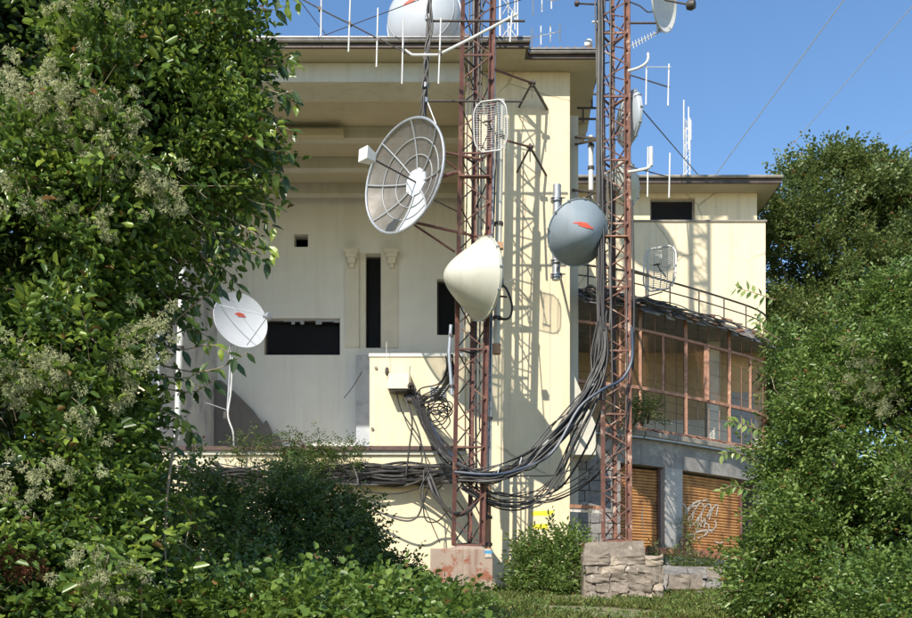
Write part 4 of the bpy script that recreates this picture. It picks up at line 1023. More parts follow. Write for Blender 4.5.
strut('aerial', at(386.5,366,29.7), at(386.5,342,29.7), .018, WHITEMET, T); MB().lathe([(0,.12),(.05,.08),(.06,-.05),(.03,-.13),(0,-.13)], Matrix.Translation(at(387,371,29.75)), 12).build('sensor_body', DARKMETAL, T); strut('fixing_arm', at(387,371,29.75), at(388,369,29.9), .03, GALV, T)
T = thing('louvre_vent', 'small grey louvred vent on the parapet beside the left mast', 'vent', at(437,394,29.9)); a = at(430,399,29.88); b = at(446,387,29.88)
MB().box(a.x,b.x,29.86,29.898,a.z,b.z).build('vent_frame', LOUVRE, T)
for k in range(6):
    z = a.z+.03+(b.z-a.z-.06)*k/5; MB().hexa([(a.x+.02,29.82,z-.012),(b.x-.02,29.82,z-.012),(b.x-.02,29.858,z+.012),(a.x+.02,29.858,z+.012),(a.x+.02,29.82,z-.006),(b.x-.02,29.82,z-.006),(b.x-.02,29.858,z+.02),(a.x+.02,29.858,z+.02)]).build('slat', LOUVRE, T)
T = thing('wall_camera', 'small black camera box where the cables leave the parapet', 'camera', at(411,398,29.7)); p = at(411,399,29.7); MB().box(p.x-.12,p.x+.10,29.55,29.85,p.z-.09,p.z+.09).build('body', DARKMETAL, T, bevel=.02); strut('bracket', p, p+Vector((0,.2,.1)), .04, GALV, T)

# ================================================================== CABLES
def jit(p, s): return p + Vector((random.gauss(0,s), random.gauss(0,s), random.gauss(0,s)))
def bundle(n, ctrl, spread, rlist, mats, label, group, seg=5, ends=1.0, sag=0):
    for k in range(n):
        off = Vector((random.gauss(0,1),random.gauss(0,1),random.gauss(0,1)))*spread*.6; s_ = random.uniform(0,1)
        pts = []
        for i,(px,py,Y) in enumerate(ctrl):
            e = math.sin(math.pi*i/(len(ctrl)-1)); w = 1 if ends else e
            pts.append(at(px, py+sag*s_*e, Y)+off*(.5+.5*e)*w+Vector((random.gauss(0,1),random.gauss(0,.6),random.gauss(0,1)))*spread*.42)
        mm = random.choice(mats); o = MB().tube(spline(pts, seg), random.choice(rlist), 6).build('cable', mm); tag(o, label.replace('black ', 'grey ') if mm is CABLE_GREY else label.replace('grey ', 'black ') if mm is CABLE else label.replace('black ', 'bluish '), 'cable', group)
CM = [CABLE,CABLE,CABLE,CABLE_GREY,CABLE,CABLE]
bundle(26, [(602,318,27.7),(600,352,27.65),(593,382,27.6),(578,405,27.5),(558,430,27.3),(532,455,27.1),(508,468,26.95),(486,474,26.9),(464,470,26.9)], .14, [.018,.022,.028], CM, 'black cable in the thick bundle sweeping down from the right mast to the left mast', 'cables sweeping between the masts', sag=8)
bundle(12, [(604,330,27.7),(601,365,27.65),(588,392,27.5),(566,420,27.3),(545,446,27.15),(520,468,27.0),(494,480,26.85),(460,478,26.9)], .10, [.02,.026], [CABLE_GREY,CABLE_GREY,CABLE], 'grey cable in the middle of the bundle sweeping between the masts', 'grey cables in the sweeping bundle')
bundle(1, [(632,330,27.6),(632,362,27.6),(622,382,27.55),(602,392,27.4),(578,412,27.3),(550,455,27.1),(515,473,26.9),(486,477,26.8),(455,472,26.9)], .07, [.03,.042], [CABLE_BLUE], 'thick bluish cable curving off the right leg of the right mast', 'thick bluish cables')
bundle(8, [(606,355,27.7),(598,390,27.6),(580,425,27.4),(560,470,27.4),(535,495,27.5),(505,500,27.4),(480,494,27.1),(462,486,27.0)], .10, [.016,.022], CM, 'black cable hanging lower than the bundle in front of the pillar', 'cables sagging under the bundle', sag=10)
bundle(5, [(630,400,27.8),(622,430,27.9),(596,462,28.2),(560,482,28.4),(520,490,28.2),(490,492,27.6),(462,480,27.2)], .10, [.014,.018], CM, 'thin black cable looping low from the right mast to the left mast', 'thin low looping cables', sag=22)
bundle(20, [(466,470,27.0),(448,458,27.2),(434,440,28.0),(424,418,28.9),(416,402,29.5),(409,392,29.8)], .13, [.018,.024,.028], CM+[CABLE_BLUE,CABLE_GREY], 'black cable rising from the left mast to the parapet fittings', 'cables rising to the parapet')
bundle(12, [(450,355,27.0),(449,375,27.4),(436,392,28.6),(420,402,29.4),(430,424,29.0),(446,450,27.8),(456,472,27.0)], .11, [.014,.02], CM, 'black cable looping in the tangle between parapet and left mast', 'tangled loops by the left mast', sag=8)
for k in range(14):       # run along the balcony edge
    z = ZC-.12+random.uniform(-.12,.14); dd = random.uniform(.30,.5); A = cv_off(dd)[1:random.choice([22,26,30,34])]
    o = MB().tube([Vector((p.x,p.y,z+.06*math.sin(i*.9+k)+random.gauss(0,.015))) for i,p in enumerate(A)], random.choice([.018,.024,.03]), 6).build('cable', random.choice([CABLE,CABLE,CABLE_GREY])); tag(o, 'cable lying along the curved edge of the balcony beside the right mast', 'cable', 'cables along the balcony edge')
bundle(10, [(604,300,27.9),(600,296,28.8),(592,293,30.2),(582,292,31.2)], .16, [.02,.026], CM, 'black cable crossing from the right mast to the balcony edge', 'cables from the right mast to the balcony')
for k in range(5):        # ties round the sweeping bundle
    px,py,Y = [(590,388,27.6),(568,418,27.4),(545,444,27.2),(520,463,27.05),(498,472,26.95)][k]; c = at(px,py,Y); dr = Vector((.7,0,.7)) if k < 3 else Vector((.25,0,.95))
    o = MB().tube([c+dr*.16*math.cos(a)+Vector((0,.15*math.sin(a),0)) for a in np.linspace(0,2*math.pi,16)], .014, 5, False).build('cable_tie', WHITEMET); tag(o, 'pale cable tie round the sweeping bundle, ' + ['nearest the right mast','at the pillar edge','in the middle of the sweep','low on the sweep before the shadow','nearest the left mast'][k], 'cable tie', 'ties round the sweeping bundle')
for k in range(9):        # coils
    c = at(440+random.uniform(-6,6), 412+random.uniform(-8,8), 28.7); r = random.uniform(.15,.32); u = Vector((1,random.uniform(-.3,.3),0)).normalized(); v = Vector((random.uniform(-.3,.3),random.uniform(-.6,.6),1)).normalized()
    o = MB().tube([c+u*r*math.cos(a)+v*r*math.sin(a)*random.uniform(.8,1) for a in np.linspace(0,2*math.pi,22)], .018, 6, False).build('cable_coil', random.choice(CM)); tag(o, 'black coil of spare cable in the tangle beside the left mast', 'cable', 'coils of spare cable')
for k in range(46):       # left run along the wall
    y = 466+19*random.random()**.8; x0 = random.choice([150,165,185,210,330,345,352]); Y = random.uniform(29.45,29.85)
    pts = [at(x0, y-6+random.gauss(0,2)+(6 if x0>320 else 0), Y)]; x = x0+26
    while x < 440: pts.append(at(x, y+random.gauss(0,2.6), Y)); x += random.uniform(26,44)
    pts += [at(450, 472+random.gauss(0,5), 28.2), at(462+random.uniform(0,20), 474+random.gauss(0,4), 27.1)]
    o = MB().tube(spline(pts,4), random.choice([.018,.024,.03,.036]), 6).build('cable', random.choice([CABLE,CABLE,CABLE_GREY,CABLE_GREY,CABLE])); tag(o, 'black or grey cable in the bunch running left along the wall under the ledge', 'cable', 'cables along the wall under the ledge')
loose = [([(352,462,29.5),(358,482,29.3),(352,498,29.5),(370,508,29.5),(400,520,29.4),(416,518,29.3),(424,500,29.0),(430,478,28.5)],.028,'grey cable drooping in a long loop under the left bunch'),
 ([(404,395,29.6),(412,420,29.4),(409,450,29.4),(406,476,29.4)],.026,'dark cable dropping straight from the parapet camera'),
 ([(396,390,29.6),(402,412,29.6),(420,440,29.4),(428,470,29.0),(438,500,28.6),(452,520,27.3)],.02,'thin cable dropping from the box lamp past the ledge'),
 ([(424,470,28.8),(423,500,28.6),(426,520,28.6),(438,521,28.2),(450,508,27.2)],.02,'narrow cable loop hanging left of the left mast leg'),
 ([(430,470,28.8),(420,492,28.6),(430,520,28.6),(440,543,28.6)],.014,'thin cable trailing down to the rust-streaked block'),
 ([(428,478,28.6),(436,498,28.2),(452,512,27.0),(466,512,27.2),(478,498,27.3),(486,480,27.0)],.05,'thick dark cable hanging in a U between the legs of the left mast'),
 ([(430,474,28.6),(442,502,28.2),(456,515,27.1),(470,510,27.2),(482,494,27.3),(488,478,27.0)],.04,'second thick dark cable hanging in a U in the left mast'),
 ([(345,470,29.6),(360,488,29.5),(392,494,29.4),(420,488,29.2),(446,478,28.0)],.02,'thin cable sagging just below the left bunch'),
 ([(486,478,26.9),(520,476,28.0),(560,474,28.9),(592,455,29.0),(600,425,28.0)],.018,'thin cable crossing the pillar almost level'),
 ([(632,200,27.7),(634,300,27.7),(633,370,27.7)],.03,'dark cable hanging outside the right leg of the right mast'),
 ([(486,494,27.2),(500,493,28),(530,497,28.2),(562,486,28.2),(590,440,28.0),(603,405,27.8)],.03,'grey-black cable curving from the right mast low across the pillar'),
 ([(449,350,26.9),(446,372,27.2),(438,384,28.2),(422,388,29.3),(416,394,29.6)],.02,'cable curving from the conduit to the parapet camera'),
 ([(449,355,26.9),(447,382,27.4),(436,394,28.4),(420,398,29.3)],.02,'second cable curving from the conduit to the parapet'),
 ([(344,398,37.3),(352,388,37.2),(362,372,37.2)],.015,'thin wire on the bluish parapet at the back of the loggia')]
for pts,r,lab in loose:
    o = MB().tube(spline([at(*p) for p in pts],7), r, 6).build('cable', CABLE if 'grey cable' not in lab else CABLE_GREY); tag(o, lab, 'cable')
# stay wires across the sky
for a,b,r,lab,m_ in (((860,-22,40),(700,196,60),.022,'pale stay wire rising steeply over the wing roof, left of two',WHITEMET),((935,-20,40),(770,170,60),.018,'pale stay wire rising over the far trees, right of two',WHITEMET),
        ((632,98,28),(706,184,46),.02,'dark stay wire from the right mast down behind the wing roof',DARKMETAL),((290,-12,26),(330,40,31),.012,'short dark stay wire dropping onto the roof at the left',DARKMETAL),((320,37,30),(440,-8,27),.012,'thin dark stay wire crossing the slanting boom',DARKMETAL),
        ((536,-5,30),(470,16,27),.012,'thin dark stay wire right of the left mast top',DARKMETAL),((960,100,40),(880,150,60),.012,'faint stay wire at the right edge of the sky',GALV)):
    o = MB().tube([at(*a), at(*b)], r, 5).build('stay_wire', m_); tag(o, lab, 'wire')

# ================================================================== PLANTS
def sprig_template(n, L_, leaf, wid, spread=.95, droop=.25, fold=.18, rng=RNG, whorl=False):
    "leaf quads (two folded triangles) set alternately along a twig on +y; returns (n,4,3)"
    out = []
    for j in range(n):
        t = (j+.6)/n; s = 1 if j%2 else -1
        if j == n-1: s = 0
        base = np.array([0, t*L_, -droop*L_*t*t])
        ang = s*spread*rng.uniform(.7,1.2); d = np.array([math.sin(ang), math.cos(ang), rng.uniform(-.75,.25)]); d /= np.linalg.norm(d)
        nrm = np.array([rng.normal(0,.45), rng.normal(0,.45), 1.0]); nrm -= d*nrm.dot(d); nrm /= np.linalg.norm(nrm)
        sd = np.cross(d, nrm); l = leaf*rng.uniform(.5,1.25); w = l*wid*.5; base = base+d*leaf*.15
        g = d*math.cos(.5)-nrm*math.sin(.5); m1 = base+d*l*.3; m2 = m1+(d*.8+g*.2)*l*.36
        out.append([base, m1+sd*w*.92+nrm*l*fold, m2+sd*w*.78+nrm*l*fold*.6, base+d*l*.86-nrm*l*rng.uniform(.02,.22), m2-sd*w*.78+nrm*l*fold*.6, m1-sd*w*.92+nrm*l*fold])
    return np.array(out)

def leaf_cloud(name, mat_, P_, dirs, size, n, L_, leaf, wid, parent=None, tone=None, seed=1, kind='stuff', **kw):
    "P_: (N,3) places, dirs: (N,3) twig directions, size: (N,) scale"
    rng = np.random.default_rng(seed); N_ = len(P_); V = []; tint = []
    K = 10; which = rng.integers(0, K, N_)
    tone = rng.uniform(0,1,N_) if tone is None else tone
    y = dirs/np.linalg.norm(dirs,axis=1,keepdims=True)
    up = np.tile([0,0,1.],(N_,1))+rng.normal(0,.35,(N_,3)); x = np.cross(y, up); x /= np.linalg.norm(x,axis=1,keepdims=True)+1e-9; z = np.cross(x, y)
    R_ = np.stack([x,y,z],axis=2)*size[:,None,None]
    for k in range(K):
        idx = np.where(which == k)[0]
        if not len(idx): continue
        T_ = sprig_template(n, L_, leaf, wid, rng=rng, **kw).reshape(-1,3)
        W = np.einsum('nij,mj->nmi', R_[idx], T_)+P_[idx][:,None,:]
        V.append(W.reshape(-1,3)); tint.append(np.clip(np.repeat(tone[idx],n)*.6+rng.uniform(0,.4,len(idx)*n),0,1))
    V = np.concatenate(V).astype(np.float32); tint = np.concatenate(tint)*.93; tint[rng.uniform(0,1,len(tint)) < .018] = 1.; q = len(V)//6
    b = np.arange(q)[:,None]*6; tri_ = np.concatenate([b+[0,1,2], b+[0,2,3], b+[0,3,4], b+[0,4,5]],axis=1).reshape(-1).astype(np.int32)
    me = bpy.data.meshes.new(name); me.vertices.add(len(V)); me.vertices.foreach_set('co', V.ravel())
    me.loops.add(len(tri_)); me.loops.foreach_set('vertex_index', tri_)
    me.polygons.add(len(tri_)//3); me.polygons.foreach_set('loop_start', np.arange(0,len(tri_),3,dtype=np.int32))
    me.update(calc_edges=True)
    at_ = me.attributes.new('tint','FLOAT','FACE'); at_.data.foreach_set('value', np.repeat(tint,4).astype(np.float32))
    me.materials.append(mat_); o = link(name, me, parent)
    if kind: o['kind'] = kind
    return o

def pn(p, s, ph=0.):
    "cheap smooth pseudo-noise, about -1..1"
    q = p*s; return (np.sin(q[:,0]*1.7+q[:,1]*.9+ph)+np.sin(q[:,1]*1.3-q[:,2]*1.9+2.1+ph)+np.sin(q[:,2]*1.5+q[:,0]*1.1+4.2+ph*1.7)+np.sin((q[:,0]+q[:,1]+q[:,2])*2.3+ph))/4

def scatter(blobs, n, seed, shell=.35, cut=-.25, cuts=1.3, grow=.55, upb=.45, rnd=.55, low=None, clump=9, crad=.26):
    "sprig places in a set of ellipsoids (px, py, Y, rx, ry, rz): denser towards the skin, with gaps"
    rng = np.random.default_rng(seed); n = int(n/clump)
    C = np.array([at(b[0],b[1],b[2]) for b in blobs]); S = np.array([b[3:6] for b in blobs])
    wgt = (S.prod(axis=1))**(2/3.); wgt = wgt/wgt.sum()
    k = rng.choice(len(blobs), n*2, p=wgt); d = rng.normal(0,1,(n*2,3)); d /= np.linalg.norm(d,axis=1,keepdims=True)
    r = 1-shell*np.abs(rng.normal(0,1,n*2)); r = np.clip(r,.02,1.06)
    lump = 1+.34*pn(d*3+k[:,None]*1.7, 1.6, 1.)
    P_ = C[k]+d*S[k]*(r*lump)[:,None]
    keep = pn(P_, cuts, 3.+seed) > cut
    # thin out points deep inside another blob
    deep = np.zeros(len(P_))
    for c_,s_ in zip(C,S): deep += (np.linalg.norm((P_-c_)/s_,axis=1) < .60)
    keep &= ~((deep > 0) & (rng.uniform(0,1,len(P_)) < .75))
    P_ = P_[keep][:n]; d = d[keep][:n]
    # each place becomes a clump of sprigs fanning out from it
    m_ = len(P_); P_ = np.repeat(P_, clump, axis=0); d = np.repeat(d, clump, axis=0)
    o = rng.normal(0,1,P_.shape); o /= np.linalg.norm(o,axis=1,keepdims=True); o *= rng.uniform(0,1,(len(P_),1))**.5
    P_ = P_+o*crad*np.repeat(rng.uniform(.6,1.5,(m_,1)),clump,axis=0); d = d+o*.8
    if low is not None: k2 = P_[:,2] > low(P_); P_ = P_[k2]; d = d[k2]
    D = d*grow+np.array([0,0,upb])+rng.normal(0,rnd,P_.shape)
    return P_, D, rng
def twigs(name, P_, D, n, L_, parent, seed, clump=9, r=.007, m_=TWIG):
    rng = np.random.default_rng(seed); m = MB(); idx = rng.choice(len(P_)//clump, min(n,len(P_)//clump), replace=False)*clump
    for i in idx:
        c = Vector(P_[i]); d = Vector(D[i]).normalized(); l = L_*rng.uniform(.6,1.5); e = Vector(rng.normal(0,.12,3))
        m.tube([c-d*l*.9+Vector((0,0,-.1)), c-d*l*.3+e, c+d*l*.35, c+d*l*.8+e], [r*1.8,r*1.4,r,r*.5], 4, False)
    o = m.build(name, m_, parent); o['kind'] = 'stuff'; return o
GZ = lambda P_: -1.48+.095*P_[:,1]+.0

def branch_tree(T, base, tips, r0, m_=BARK, name='limb'):
    for tip in tips:
        tip = Vector(tip); b = Vector(base); mid = b.lerp(tip,.5)+Vector((random.uniform(-.4,.4),random.uniform(-.4,.4),random.uniform(0,.6)))
        n = 9; pts = spline([b,mid,tip],4); rs = [r0*(1-.85*i/(len(pts)-1)) for i in range(len(pts))]
        MB().tube(pts, rs, 8).build(name, m_, T)

def seed_heads(name, spots, mat_, parent, seed, r=.075, per=60):
    "fluffy clematis seed heads: balls of tiny curved strips"
    rng = np.random.default_rng(seed); P_ = []; D = []
    for (px,py,Y,spread,n) in spots:
        for k in range(int(n*1.6)):
            c = np.array(at(px,py,Y))+rng.normal(0,1,3)*spread*np.array([1,.5,.8]); rr = r*rng.uniform(.5,1.1)
            d = rng.normal(0,1,(per,3)); d /= np.linalg.norm(d,axis=1,keepdims=True)
            P_.append(c+d*rr*.75*rng.uniform(.2,1,(per,1))); D.append(d)
    P_ = np.concatenate(P_); D = np.concatenate(D)
    return leaf_cloud(name, mat_, P_, D, np.full(len(P_),1.), 2, .02, .034, .16, parent, seed=seed, spread=.4)

# ---- creeper-covered tree on the left
TL = thing('tree', 'tall leafy tree smothered in creeper and pale seed heads filling the left side', 'tree', (-5.6,13,-.2))
pts = spline([(-5.9,13.4,-.4),(-5.7,13.3,2.5),(-6.1,13.5,5.5),(-6.6,13.2,9.5),(-6.9,13.2,12.5)],5)
MB().tube(pts, [.26-.2*i/(len(pts)-1) for i in range(len(pts))], 10).build('trunk', BARK, TL)
branch_tree(TL, (-5.8,13.3,3.5), [tuple(at(120,60,12.3)), tuple(at(230,110,12.8)), tuple(at(200,300,12.6)), tuple(at(60,300,11.8)), tuple(at(130,440,12)), tuple(at(240,30,13)), (-8.6,12.6,11),(-5.6,13.6,12)], .11)
LB = [(75,175,12.0,1.1,1.2,.85),(140,90,12.4,1.15,1.1,.95),(212,80,12.8,.55,.8,.5),(185,20,12.8,.85,.9,.55),(140,22,12.4,.7,1.0,.5),(222,140,12.8,.42,.6,.42),
      (140,195,12.4,.95,1.0,.85),(25,260,11.6,1.1,1.1,1.0),(95,290,12.2,.75,1.0,.85),(15,390,11.4,1.1,1.1,1.0),(90,400,12.0,.72,1.0,.75),(192,185,12.8,.45,.6,.4),
      (20,500,11.0,1.1,1.2,.85),(95,495,11.6,.65,1.0,.75),(60,585,10.4,1.2,1.2,.45),(150,150,12.4,.9,1.0,.85),(0,235,11.6,.9,1.0,.8),(140,255,12.5,.4,.6,.35)]
P_,D,rng = scatter(LB, 7800, 11, shell=.24, cut=-.04, cuts=1.9, grow=.5, upb=.25, rnd=.6)
leaf_cloud('creeper_foliage', LEAF_VINE, P_, D, rng.uniform(.7,1.25,len(P_)), 9, .42, .125, .44, TL, seed=3, droop=.5)
twigs('twigs', P_, D, 240, .5, TL, 301, r=.0045)
P_,D,rng = scatter([(b[0]-4,b[1]+2,b[2]+.9,b[3]*.85,b[4]*.9,b[5]*.9) for b in LB], 3600, 12, shell=.5, cut=-.6, grow=.5, upb=.1, rnd=.6)
leaf_cloud('gap_shade_foliage', LEAF_TREE, P_, D, rng.uniform(.8,1.2,len(P_)), 9, .45, .15, .55, TL, seed=4, droop=.5)  # inner leaves coloured darker so the gaps read as deep shade
# dark canopy top left, plus unseen clumps added above to shade it and the undergrowth
HB = [(-120,-285,13.0,1.9,1.3,1.25),(-200,-335,13,1.5,1.3,1.3),(-45,-250,13.2,.9,1,.7),(-490,-885,8.6,1.7,1.3,1.5),(-330,-330,12.5,1.4,1.5,1.5),(20,0,13.8,1.2,.8,1.0),(-10,60,13.6,1.0,.8,1.0),(60,20,14.2,.9,.7,.8),(-60,-120,13.6,1.2,1.0,1.0)]
P_,D,rng = scatter(HB, 9000, 13, shell=.5, cut=-.5, grow=.5, upb=0, rnd=.6)
leaf_cloud('high_shade_foliage', LEAF_TREE, P_, D, rng.uniform(.9,1.3,len(P_)), 9, .5, .17, .5, TL, seed=5, droop=.6)
seed_heads('seed_heads', [(50,85,11.0,.26,20),(75,105,11.0,.22,16),(25,115,11.0,.2,12),(85,15,11.2,.22,12),(95,150,11.1,.14,9),(120,125,11.2,.16,9),(150,175,11.2,.18,12),(165,200,11.3,.14,7),(15,190,10.7,.16,8),
   (150,325,11.2,.14,9),(128,350,11.1,.12,8),(125,370,11,.12,8),(20,365,10.5,.22,14),(12,385,10.4,.22,14),(55,375,10.6,.18,10),(120,400,11,.1,5),(55,480,10.2,.16,8),(100,575,9.6,.17,13),(118,585,9.6,.12,8),(20,490,10.2,.14,6),(75,425,10.6,.12,5),(60,212,10.9,.12,5),(100,220,11,.12,5),(10,75,11.2,.15,6)], FLUFF, TL, 21)
seed_heads('brown_seed_heads', [(12,560,9.8,.14,8),(25,566,9.8,.1,5)], leaf_mat('brown_fluff', [(.12,.05,.03),(.2,.09,.05)], .8, .2, .1), TL, 22)
# hanging sprays with single leaves against the loggia
def leaf_mesh(l, w, m_, bend):
    me = MB(); me.add([(0,0,0),(w*.5,l*.28,.03*l),(w*.52,l*.58,.02*l),(0,l,-bend*l),(-w*.52,l*.58,.02*l),(-w*.5,l*.28,.03*l),(0,l*.3,-.03*l),(0,l*.62,-.05*l)],
        [(0,1,6),(1,2,7,6),(2,3,7),(3,4,7),(4,5,6,7),(5,0,6)]); mm = me.mesh('leaf', m_)
    a_ = mm.attributes.new('tint','FLOAT','FACE'); v = random.uniform(.1,.9); a_.data.foreach_set('value',[v]*len(mm.polygons)); return mm
LM = [leaf_mesh(.17,.068,LEAF_TREE,.1) for _ in range(3)]+[leaf_mesh(.14,.062,LEAF_VINE,.2) for _ in range(3)]
def spray(parent, pts, n, hang=1.0, sc=1.0, rt=.011, LM_=None):
    pp = spline(pts, 6); tw = MB().tube(pp, [rt*(1-.7*i/(len(pp)-1)) for i in range(len(pp))], 5).build('twig', TWIG, parent)
    for k in range(n):
        t = (k+.8)/n*(len(pp)-1); i = min(int(t),len(pp)-2); p = pp[i].lerp(pp[i+1], t-i); td = (pp[i+1]-pp[i]).normalized()
        s = 1 if k%2 else -1; sd = td.cross(Vector((0,-1,0))).normalized()
        d = (td*.5+sd*s*.75+Vector((0,random.uniform(-.5,.3),-.75*hang))+Vector((random.uniform(-.3,.3),)*3)).normalized()
        z = Vector((random.uniform(-.5,.5),-.7,.75)); x = d.cross(z).normalized(); z = x.cross(d); c = sc*random.uniform(.75,1.25)
        M = Matrix((x*c,d*c,z*c)).transposed().to_4x4(); M.translation = p; link('leaf', random.choice(LM_ or LM), tw, M)
for a in ([(205,225,12.6),(228,242,12.5),(250,252,12.5),(268,262,12.5)],[(190,240,12.6),(208,262,12.5),(228,272,12.5),(240,290,12.5)],[(200,255,12.6),(212,275,12.5),(220,292,12.5)],
          [(150,350,12.3),(185,330,12.3),(205,335,12.3),(222,350,12.3)],[(165,330,12.3),(200,300,12.3),(215,290,12.3)],[(160,365,12.3),(195,372,12.2),(225,366,12.2),(248,352,12.2)],[(150,385,12.3),(190,392,12.3),(215,380,12.3)],
          [(235,105,12.6),(262,112,12.6),(282,122,12.6)],[(240,140,12.7),(268,150,12.6),(290,152,12.6)],[(235,170,12.7),(262,180,12.6),(284,184,12.6)],[(245,60,12.7),(270,66,12.6),(290,62,12.6)],
          [(240,10,12.8),(262,12,12.7),(286,6,12.7)],[(238,-8,12.8),(270,-6,12.7),(300,2,12.7)],[(230,205,12.6),(255,215,12.6),(275,228,12.6)],[(245,85,12.6),(275,92,12.6),(298,104,12.6)],[(160,410,12.2),(182,420,12.2),(196,436,12.2)],[(165,300,12.4),(180,312,12.3),(196,326,12.3)],[(198,210,12.6),(215,228,12.5),(232,240,12.4),(246,256,12.4)],[(205,205,12.6),(235,222,12.5),(258,236,12.4),(275,252,12.4)],[(195,225,12.6),(212,246,12.5),(222,262,12.4)],[(240,120,12.6),(268,124,12.5),(296,132,12.5)],[(238,155,12.6),(262,168,12.5),(286,176,12.5)],[(150,340,12.2),(178,350,12.2),(212,345,12.1),(236,358,12.1)],[(155,375,12.2),(185,378,12.1),(204,370,12.1)],[(235,95,12.6),(265,98,12.5),(294,90,12.5)],[(230,190,12.6),(255,202,12.5),(278,208,12.5)]):
    spray(TL, [at(*p) for p in a], 10, sc=1.15)
spray(TL, [at(178,430,12.0),at(170,470,11.8),at(165,530,11.6),at(167,590,11.4)], 5, .3, .8, .022)
spray(TL, [at(165,530,11.6),at(185,545,11.5),at(205,560,11.5)], 4, .3, .8)

# ---- dark undergrowth, ivy bank, shrubs
def shrub(name, label, cat, blobs, n, mat_, leaf, L_, nleaf, seed, base, wid=.5, stems=5, low=True, **kw):
    T = thing(name, label, cat, base); kw.setdefault('cut',-.3)
    dk = {k:kw.pop(k) for k in list(kw) if k in ('droop','spread','fold')}
    P_,D,rng = scatter(blobs, n, seed, low=(lambda q: GZ(q)-.1) if low else None, **kw)
    leaf_cloud('foliage', mat_, P_, D, rng.uniform(.7,1.25,len(P_)), nleaf, L_, leaf, wid, T, seed=seed+50, **dk)
    for k in range(stems):
        b = Vector(base)+Vector((random.uniform(-.3,.3),random.uniform(-.2,.2),0)); q = P_[random.randrange(len(P_))]
        pts = spline([b, b.lerp(Vector(q),.5)+Vector((0,0,.2)), Vector(q)],4); MB().tube(pts, [.035*(1-.8*i/(len(pts)-1)) for i in range(len(pts))], 6).build('stem', BARK, T)
    return T, P_
UB = [(215,535,21.5,1.3,1.2,.8),(270,520,22,1.2,1.1,.72),(322,518,22.5,1.0,1.0,.55),(350,552,22.5,.8,1.0,.6),(300,565,21,1.5,1.3,.7),(378,585,22.5,.9,1.0,.5),(215,575,20.5,1.8,1.3,.9),(418,603,22.5,.6,.9,.26),(300,478,23,.5,.6,.14),(190,500,21.8,.9,.9,.6)]
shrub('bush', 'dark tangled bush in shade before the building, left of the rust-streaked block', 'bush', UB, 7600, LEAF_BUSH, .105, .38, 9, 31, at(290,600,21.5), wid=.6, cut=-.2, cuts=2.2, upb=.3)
for (a) in ([(380,560,23),(420,548,24),(446,560,24.5)],[(370,520,23),(400,518,24),(428,535,24.5)],[(330,470,23),(345,450,24),(352,438,24.5)],[(385,545,23),(402,528,23.5),(410,515,24)]):
    pass
IB = [(40,628,11.5,1.6,1.2,.36),(170,626,12.5,1.3,1.2,.32),(260,612,13.0,1.0,1.0,.24),(345,616,13.8,.9,1.0,.22),(420,626,14.4,.7,.9,.16),(300,635,12,2.0,1.0,.26),(240,602,14.0,.9,.8,.22)]
IT, _ = shrub('ivy_bank', 'sunlit bank of broad-leaved creeper along the bottom edge', 'creeper', IB, 6300, LEAF_IVY, .105, .34, 7, 37, at(260,640,12.8), wid=.72, cut=-.15, cuts=2.4, upb=.6, rnd=.7, low=False, stems=3, fold=.12, crad=.34, shell=.2)
leaf_cloud('gap_shade_foliage', LEAF_TREE, _[::3]-np.array([0,-.2,.22]), np.random.default_rng(3).normal(0,.6,_[::3].shape), np.ones(len(_[::3])), 6, .3, .09, .6, IT, seed=99)
shrub('bush', 'fine-leaved low growth in the grass before the rust-streaked block', 'bush', [(455,606,24.0,1.0,.8,.25),(410,602,23.0,.9,.8,.32),(490,614,22.0,.6,.8,.10)], 2600, LEAF_HEDGE, .055, .22, 8, 38, at(440,612,23.5), wid=.5, cut=-.5, low=False)
# fine weeds growing along the ledge
shrub('ledge_weeds', 'fine weeds growing over the ledge edge above the dark bush', 'weeds', [(250,452,29.6,.8,.25,.22),(310,448,29.6,.8,.3,.28),(345,452,29.5,.5,.25,.2),(320,462,29.3,1.2,.3,.2)], 600, LEAF_BUSH, .085, .30, 9, 41, at(310,452,29.6), wid=.4, cut=-.4, low=False)
# shrub below the pillar
shrub('shrub', 'bright green leafy shrub growing at the foot of the pillar', 'shrub', [(548,572,28.2,.8,.7,.55),(538,590,28.0,.8,.6,.3),(562,590,28,.75,.6,.35),(572,560,28.2,.42,.45,.5),(532,556,28.3,.38,.4,.35),(565,550,28.3,.28,.3,.3)], 900, LEAF_SHRUB, .15, .5, 9, 43, at(550,600,28.2), wid=.34, cut=-.45, cuts=2, upb=.75)
shrub('shrub', 'small fern-like plant on the slab behind the foot of the right mast', 'plant', [(640,415,31.6,.45,.3,.2)], 150, LEAF_BACK, .10, .45, 10, 44, at(640,425,32), wid=.35, low=False, cut=-2)
shrub('shrub', 'weeds under the brick sill between the low stone walls', 'weeds', [(640,592,27.6,.5,.2,.12),(675,566,31.6,.9,.3,.28),(655,560,31.8,.5,.3,.3),(700,568,31.8,.9,.3,.25)], 420, LEAF_BACK, .08, .3, 8, 45, at(675,575,31.8), low=False, cut=-2)
shrub('shrub', 'weeds climbing the left edge of the graffiti shutter', 'weeds', [(686,530,33.3,.12,.12,.5)], 70, LEAF_BACK, .07, .3, 8, 46, at(686,548,33.3), low=False, cut=-2)

